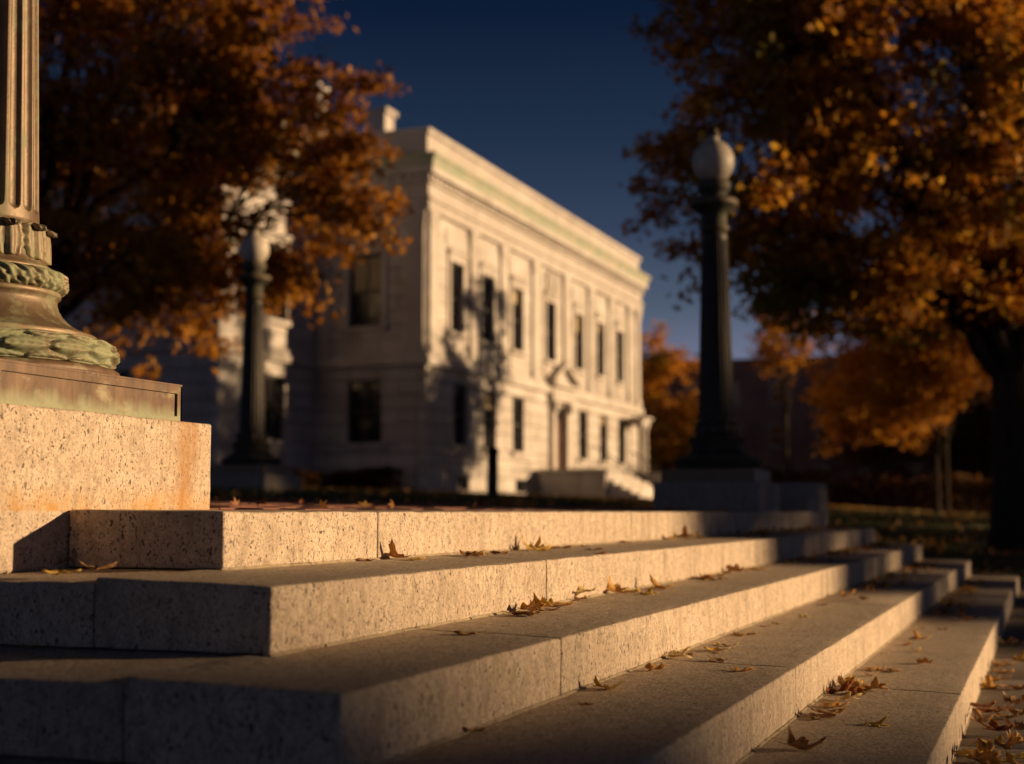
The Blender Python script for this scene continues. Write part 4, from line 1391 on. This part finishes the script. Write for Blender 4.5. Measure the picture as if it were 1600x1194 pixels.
LV = [
    (4.153, 1.882, 'orange', 2, 0.95, 0.5, 'curled orange leaf at the foot of the top riser, by its first joint'),
    (3.952, 1.882, 'brown', 3, 0.7, 0.1, 'flat brown leaf just left of the orange one under the top riser'),
    (4.116, 1.811, 'yellow', 3, 0.55, 0.1, 'small flat yellow leaf right of the first joint, top riser'),
    (4.538, 1.800, 'brown', 1, 0.9, 0.2, 'brown leaf with a raised stem, on the second step beside two others'),
    (4.624, 1.792, 'orange', 0, 0.8, 0.2, 'rust leaf in the trio under the top riser'),
    (4.850, 1.801, 'brown', 3, 0.75, 0.1, 'thin flat brown leaf ending the trio under the top riser'),
    (5.321, 1.851, 'yellow', 2, 1.05, 0.4, 'curled bright yellow leaf on the second step, above the second-step joint'),
    (5.295, 1.804, 'yellow', 1, 0.9, 0.3, 'yellow leaf leaning on the curled yellow one, second step'),
    (5.631, 1.853, 'brown', 3, 0.9, 0.1, 'flat brown leaf trailing right of the yellow pair on the second step'),
    (5.565, 1.692, 'brown', 3, 0.7, 0.1, 'lone flat brown leaf mid-tread on the second step'),
    (5.199, 1.556, 'red', 3, 0.5, 0.1, 'tiny red-brown scrap near the second-step edge'),
    (7.917, 1.882, 'orange', 2, 1.15, 0.5, 'upright curled orange leaf where shade begins under the top riser'),
    (7.593, 1.882, 'yellow', 1, 0.9, 0.2, 'yellow-brown leaf beside the upright orange one under the top riser'),
    (8.118, 1.834, 'orange', 2, 0.7, 0.3, 'small orange leaf just inside the shade under the top riser'),
    (2.865, 2.153, 'yellow', 3, 0.9, 0.15, 'sunlit yellow maple leaf on the second step left of the top step end'),
    (3.157, 2.392, 'brown', 1, 0.9, 0.9, 'dark brown leaf standing in the shadowed corner below the pedestal'),
    (3.041, 2.179, 'brown', 1, 1.0, 0.5, 'brown leaf in the shade beside the end of the top step'),
    (2.731, 2.139, 'yellow', 3, 0.4, 0.1, 'tiny yellow scrap at the left edge of the second step'),
    (4.441, 1.495, 'yellow', 2, 1.1, 0.5, 'curled golden leaf at the foot of the second riser, by its first joint'),
    (4.223, 1.495, 'orange', 1, 1.0, 0.3, 'orange leaf left of the golden one at the second riser'),
    (4.088, 1.444, 'brown', 3, 1.1, 0.1, 'flat tan leaf in front of the golden one, third step'),
    (4.221, 1.424, 'brown', 0, 1.0, 0.15, 'brown leaf at the right of the golden cluster, third step'),
    (4.498, 1.472, 'orange', 3, 0.9, 0.1, 'flat orange leaf behind the golden cluster, third step'),
    (3.437, 1.356, 'brown', 3, 0.75, 0.1, 'lone flat brown leaf on the third step, left of its tread joint'),
    (4.867, 1.495, 'pale', 1, 1.0, 0.3, 'pale dry leaf against the second riser, right of the golden cluster'),
    (4.811, 1.495, 'brown', 0, 0.8, 0.3, 'brown leaf tucked behind the pale dry one, third step'),
    (5.224, 1.495, 'orange', 2, 1.1, 0.9, 'leaf with a tall arching curl on the third step'),
    (5.345, 1.495, 'yellow', 3, 0.9, 0.1, 'flat yellow leaf right of the arching one, third step'),
    (5.289, 1.412, 'yellow', 0, 0.9, 0.1, 'golden leaf lying mid-tread on the third step'),
    (5.621, 1.411, 'orange', 2, 1.2, 0.6, 'crumpled orange leaf with raised points on the third step'),
    (6.543, 1.495, 'red', 3, 1.1, 0.15, 'flat rust leaf against the second riser, near the sunlit end'),
    (6.835, 1.495, 'brown', 3, 0.8, 0.1, 'brown leaf beside the flat rust one, third step'),
    (6.491, 1.396, 'brown', 3, 0.7, 0.1, 'thin brown leaf mid-tread near the second joint, third step'),
    (7.288, 1.471, 'orange', 1, 1.1, 0.3, 'orange leaf on the third step under the second-riser joint'),
    (7.690, 1.418, 'orange', 0, 1.0, 0.3, 'last sunlit orange leaf on the third step before the shade'),
    (3.698, 1.083, 'yellow', 1, 0.9, 0.2, 'golden folded leaf with a long stem on the fourth step'),
    (3.384, 1.046, 'red', 3, 0.4, 0.1, 'tiny rust scrap mid-tread on the fourth step'),
    (4.159, 1.073, 'orange', 1, 0.75, 0.3, 'orange curled leaf below the pale one on the fourth step'),
    (4.518, 1.109, 'pale', 0, 1.1, 0.3, 'pale cream maple leaf against the third riser'),
    (4.650, 1.090, 'brown', 3, 0.85, 0.1, 'flat tan leaf right of the pale cream one, fourth step'),
    (4.843, 1.045, 'yellow', 3, 0.9, 0.1, 'flat yellow leaf further right along the fourth step'),
    (4.522, 0.962, 'brown', 0, 0.7, 0.2, 'rust leaf with upturned lobe mid-tread, fourth step'),
    (4.280, 0.858, 'orange', 0, 0.7, 0.1, 'star-shaped orange leaf near the edge of the fourth step'),
    (5.486, 1.086, 'brown', 3, 0.8, 0.1, 'dark leaf against the third riser, by two small ones'),
    (5.515, 1.047, 'orange', 2, 0.4, 0.2, 'tiny curled orange leaf by the third riser'),
    (8.175, 1.044, 'orange', 1, 1.1, 0.2, 'orange-brown leaf on the fourth step just before the shade'),
    (7.912, 0.922, 'brown', 2, 0.8, 0.2, 'small brown leaf at the very edge of the shade, fourth step'),
    (5.228, 0.654, 'brown', 2, 1.25, 0.5, 'big crumpled brown leaf topping the heap on the lowest step'),
    (5.317, 0.694, 'yellow', 1, 1.0, 1.2, 'yellow leaf standing upright at the back of the heap, lowest step'),
    (5.264, 0.596, 'orange', 2, 1.1, 0.6, 'orange leaf with lifted rim at the right of the heap, lowest step'),
    (5.124, 0.694, 'red', 1, 1.2, 0.5, 'dark red leaf at the left of the heap, lowest step'),
    (5.102, 0.614, 'red', 2, 1.1, 0.3, 'folded rust leaf at the front of the heap, lowest step'),
    (4.902, 0.651, 'pale', 0, 1.1, 0.2, 'pale tan leaf in front of the heap, lowest step'),
    (4.558, 0.638, 'brown', 1, 1.1, 0.2, 'tan leaf second in the row before the heap, lowest step'),
    (4.717, 0.656, 'orange', 3, 1.0, 0.1, 'thin flat orange leaf between the tan ones, lowest step'),
    (4.467, 0.669, 'brown', 3, 1.0, 0.1, 'long flat brown leaf nearest the fourth riser, lowest step'),
    (4.423, 0.503, 'yellow', 0, 0.85, 0.15, 'lone golden leaf mid-tread on the lowest step, nearest the camera'),
    (3.865, 0.629, 'brown', 2, 1.2, 0.6, 'dark curled leaf in the shade at the bottom of the photo'),
    (2.904, 1.142, 'brown', 3, 0.9, 0.2, 'dim brown leaf on the shaded near part of the fourth step'),
    (5.859, 0.652, 'orange', 3, 0.9, 0.1, 'flat orange leaf beyond the heap, against the fourth riser'),
    (5.872, 0.596, 'brown', 3, 0.8, 0.1, 'brown leaf beside it, beyond the heap on the lowest step'),
    (7.378, 0.596, 'orange', 2, 1.0, 0.5, 'curled orange leaf alone on the lowest step, well past its joint'),
    (6.744, 0.568, 'yellow', 2, 0.5, 0.3, 'tiny golden curled leaf below the lone orange one, lowest step'),
    (6.247, 0.487, 'orange', 1, 0.8, 0.2, 'small rust leaf nearer than the tiny golden one, lowest step'),
    (8.065, 0.553, 'brown', 3, 0.6, 0.1, 'faint brown scrap near the shade line of the lowest step'),
    (7.798, 0.218, 'orange', 3, 1.1, 0.15, 'orange flat furthest leaf in the pile against the lowest riser, furthest heap', 0.0),
    (7.559, 0.252, 'orange', 1, 1.1, 0.25, 'orange cupped leaf nearest the riser in the pile against the lowest riser, furthest heap', 0.018),
    (7.627, 0.164, 'yellow', 2, 1.1, 0.35, 'yellow curled rightmost leaf in the pile against the lowest riser, furthest heap', 0.036),
    (7.419, 0.237, 'orange', 0, 1.1, 0.45, 'orange half-open leaf nearest the camera in the pile against the lowest riser, furthest heap', 0.0),
    (6.742, 0.252, 'yellow', 1, 1.1, 0.15, 'yellow cupped leaf in the heap against the lowest riser, second furthest', 0.0),
    (6.619, 0.252, 'orange', 2, 1.1, 0.25, 'orange curled leaf nearest the riser in the heap against the lowest riser, second furthest', 0.018),
    (6.775, 0.232, 'orange', 3, 1.1, 0.35, 'orange flat rightmost leaf in the heap against the lowest riser, second furthest', 0.036),
    (6.041, 0.204, 'brown', 1, 1.1, 0.15, 'brown cupped leaf in the heap against the lowest riser, middle', 0.0),
    (6.097, 0.159, 'brown', 2, 1.1, 0.25, 'brown curled furthest leaf in the heap against the lowest riser, middle', 0.018),
    (5.801, 0.246, 'red', 0, 1.1, 0.35, 'red half-open leaf in the heap against the lowest riser, middle', 0.036),
    (5.829, 0.168, 'brown', 1, 1.1, 0.45, 'brown cupped leaf in the heap against the lowest riser, middle', 0.0),
    (5.522, 0.252, 'brown', 2, 1.1, 0.15, 'brown curled leaf nearest the riser in the heap against the lowest riser, middle', 0.018),
    (5.706, 0.214, 'red', 3, 1.1, 0.25, 'red flat leaf in the heap against the lowest riser, middle', 0.036),
    (5.916, 0.132, 'brown', 1, 1.1, 0.35, 'brown cupped rightmost leaf in the heap against the lowest riser, middle', 0.0),
    (4.944, 0.232, 'orange', 2, 1.1, 0.15, 'orange curled leaf in the heap in the bottom right corner', 0.0),
    (5.038, 0.193, 'yellow', 0, 1.1, 0.25, 'yellow half-open furthest leaf in the heap in the bottom right corner', 0.018),
    (4.859, 0.150, 'orange', 1, 1.1, 0.35, 'orange cupped leaf in the heap in the bottom right corner', 0.036),
    (4.777, 0.206, 'orange', 2, 1.1, 0.45, 'orange curled leaf in the heap in the bottom right corner', 0.0),
    (4.758, 0.252, 'yellow', 3, 1.1, 0.15, 'yellow flat leaf nearest the riser in the heap in the bottom right corner', 0.018),
    (4.937, 0.110, 'orange', 1, 1.1, 0.25, 'orange cupped leaf in the heap in the bottom right corner', 0.036),
    (4.695, 0.167, 'orange', 2, 1.1, 0.35, 'orange curled leaf in the heap in the bottom right corner', 0.0),
    (4.654, 0.121, 'yellow', 0, 1.1, 0.45, 'yellow half-open leaf in the heap in the bottom right corner', 0.018),
    (4.560, 0.225, 'orange', 1, 1.1, 0.15, 'orange cupped leaf in the heap in the bottom right corner', 0.036),
    (4.467, 0.181, 'orange', 2, 1.1, 0.25, 'orange curled leaf nearest the camera in the heap in the bottom right corner', 0.0),
    (4.745, 0.096, 'yellow', 3, 1.1, 0.35, 'yellow flat rightmost leaf in the heap in the bottom right corner', 0.018),
    (6.760, 0.140, 'brown', 1, 1.1, 0.15, 'leaf of the loose ones on the walkway slabs, brown and cupped', 0.0),
    (5.385, 0.110, 'brown', 2, 1.1, 0.25, 'rightmost leaf of the loose ones on the walkway slabs, brown and curled', 0.018),
    (5.210, 0.183, 'red', 0, 1.1, 0.35, 'leaf nearest the riser of the loose ones on the walkway slabs, red and half-open', 0.036),
    (8.914, 0.212, 'brown', 1, 1.1, 0.45, 'furthest leaf of the loose ones on the walkway slabs, brown and cupped', 0.0),
    (8.800, 0.252, 'brown', 2, 1.1, 0.15, 'leaf of the loose ones on the walkway slabs, brown and curled', 0.018),
]
for q in LV:
    lift = q[7] if len(q) > 7 else 0
    grp = 'fallen maple leaves on the walkway' if len(q) > 7 else 'fallen maple leaves on the granite steps'
    put_leaf(q[0], q[1], q[2], q[3], q[6], grp, q[4] * .72, None, q[5] * .3, lift + .012 * max(0, q[5] - .3))
for k in range(1, 5):
    nm = ('second', 'third', 'fourth', 'lowest')[k - 1]
    for i in range(9):
        x = rnd.uniform(3.9 if k < 3 else 4.4, 8.2); y = YS[k - 1] - abs(rnd.gauss(0, .05)) - .03
        put_leaf(x, y, rnd.choice(['brown', 'yellow', 'brown', 'orange', 'pale']), rnd.choice([3, 0, 3, 4]), 'small dry leaf fragment along the back of the %s step' % nm, 'dry leaf fragments on the steps', rnd.uniform(.22, .42), None, .1)
# loose litter further off: on the lawn, the terrace and the dark ground right of the steps
def litter(name, label, pts, size):
    me = crown_mesh(name, np.array(pts), size, M['litter'], 0)
    o = link(name, me); tag(o, label, kind='stuff')
M['litter'] = leafmat('litter_leaves', [(0, (.22, .08, .02)), (.4, (.42, .17, .03)), (.8, (.58, .30, .05)), (1, (.62, .40, .10))], None, trans=.25)
pts = []
while len(pts) < 5200:
    x = 6 + 60 * rnd.random() ** 1.1; y = rnd.uniform(-9, 23)
    if y < 6.2 and x < 16 and y > -3: continue
    if BX0 - .2 < x and y > 19.6: continue
    if 57.3 < x < 65.2 and y > 14.8: continue
    dn = noise.noise(Vector((x * .25, y * .25, 5)))
    if dn < -.05 and rnd.random() < .7: continue
    pts.append((x, y, ground_z(x, y) + rnd.uniform(.02, .05)))
litter('leaf_litter', 'autumn leaves lying loose over the lawn', pts, .12)
pts = []
for _ in range(110):
    x = rnd.uniform(3.9, 12.8); y = 2.45 + 3.7 * rnd.random()
    pts.append((x, y, plaza_z(y) + rnd.uniform(.012, .022)))
litter('leaf_litter', 'small autumn leaves scattered on the brick paving', pts, .04)
pts = []
for k in range(1, 5):
    for _ in range(60):
        x = 8.6 + (13.6 - 8.6) * rnd.random(); y = YS[k - 1] - abs(rnd.gauss(0, .12)) - .03
        if y < YS[k] + .02: continue
        pts.append((x, y, tread_z(x, y) + .012))
litter('leaf_litter', 'dark leaf crumbs in the shaded far corners of the steps', pts, .05)
# grass blades at the paving's edge and on the lawn
gb = MB()
pts = []
n = 42000
gx = rng.uniform(4, 52, n); gy = 6.2 + (rng.random(n) ** 1.3) * 13
gx2 = rng.uniform(17, 60, 22000); gy2 = rng.uniform(-4, 6.2, 22000)
gx = np.concatenate([gx, gx2]); gy = np.concatenate([gy, gy2])
ok = ~((gx > 46) & (gy > 19.8))
gx, gy = gx[ok], gy[ok]
zz = np.array([ground_z(a, b) for a, b in zip(gx, gy)])
n = len(gx)
h = rng.uniform(.05, .11, n); a = rng.uniform(0, 6.28, n); lx = rng.normal(size=n) * .03; ly = rng.normal(size=n) * .03
wv = .008
V = np.zeros((n, 3, 3))
V[:, 0] = np.stack([gx - np.cos(a) * wv, gy - np.sin(a) * wv, zz - .02], 1)
V[:, 1] = np.stack([gx + np.cos(a) * wv, gy + np.sin(a) * wv, zz - .02], 1)
V[:, 2] = np.stack([gx + lx, gy + ly, zz + h], 1)
me = bpy.data.meshes.new('grass')
me.vertices.add(3 * n); me.vertices.foreach_set('co', V.astype(np.float32).ravel())
me.loops.add(3 * n); me.loops.foreach_set('vertex_index', np.arange(3 * n, dtype=np.int32))
me.polygons.add(n); me.polygons.foreach_set('loop_start', np.arange(0, 3 * n, 3, dtype=np.int32))
me.update(calc_edges=True)
me.materials.append(leafmat('grass_blades', [(0, (.03, .045, .012)), (.6, (.07, .09, .022)), (1, (.13, .13, .04))], None, trans=.2))
tag(link('grass', me), 'short grass of the lawn behind and right of the steps', kind='stuff')
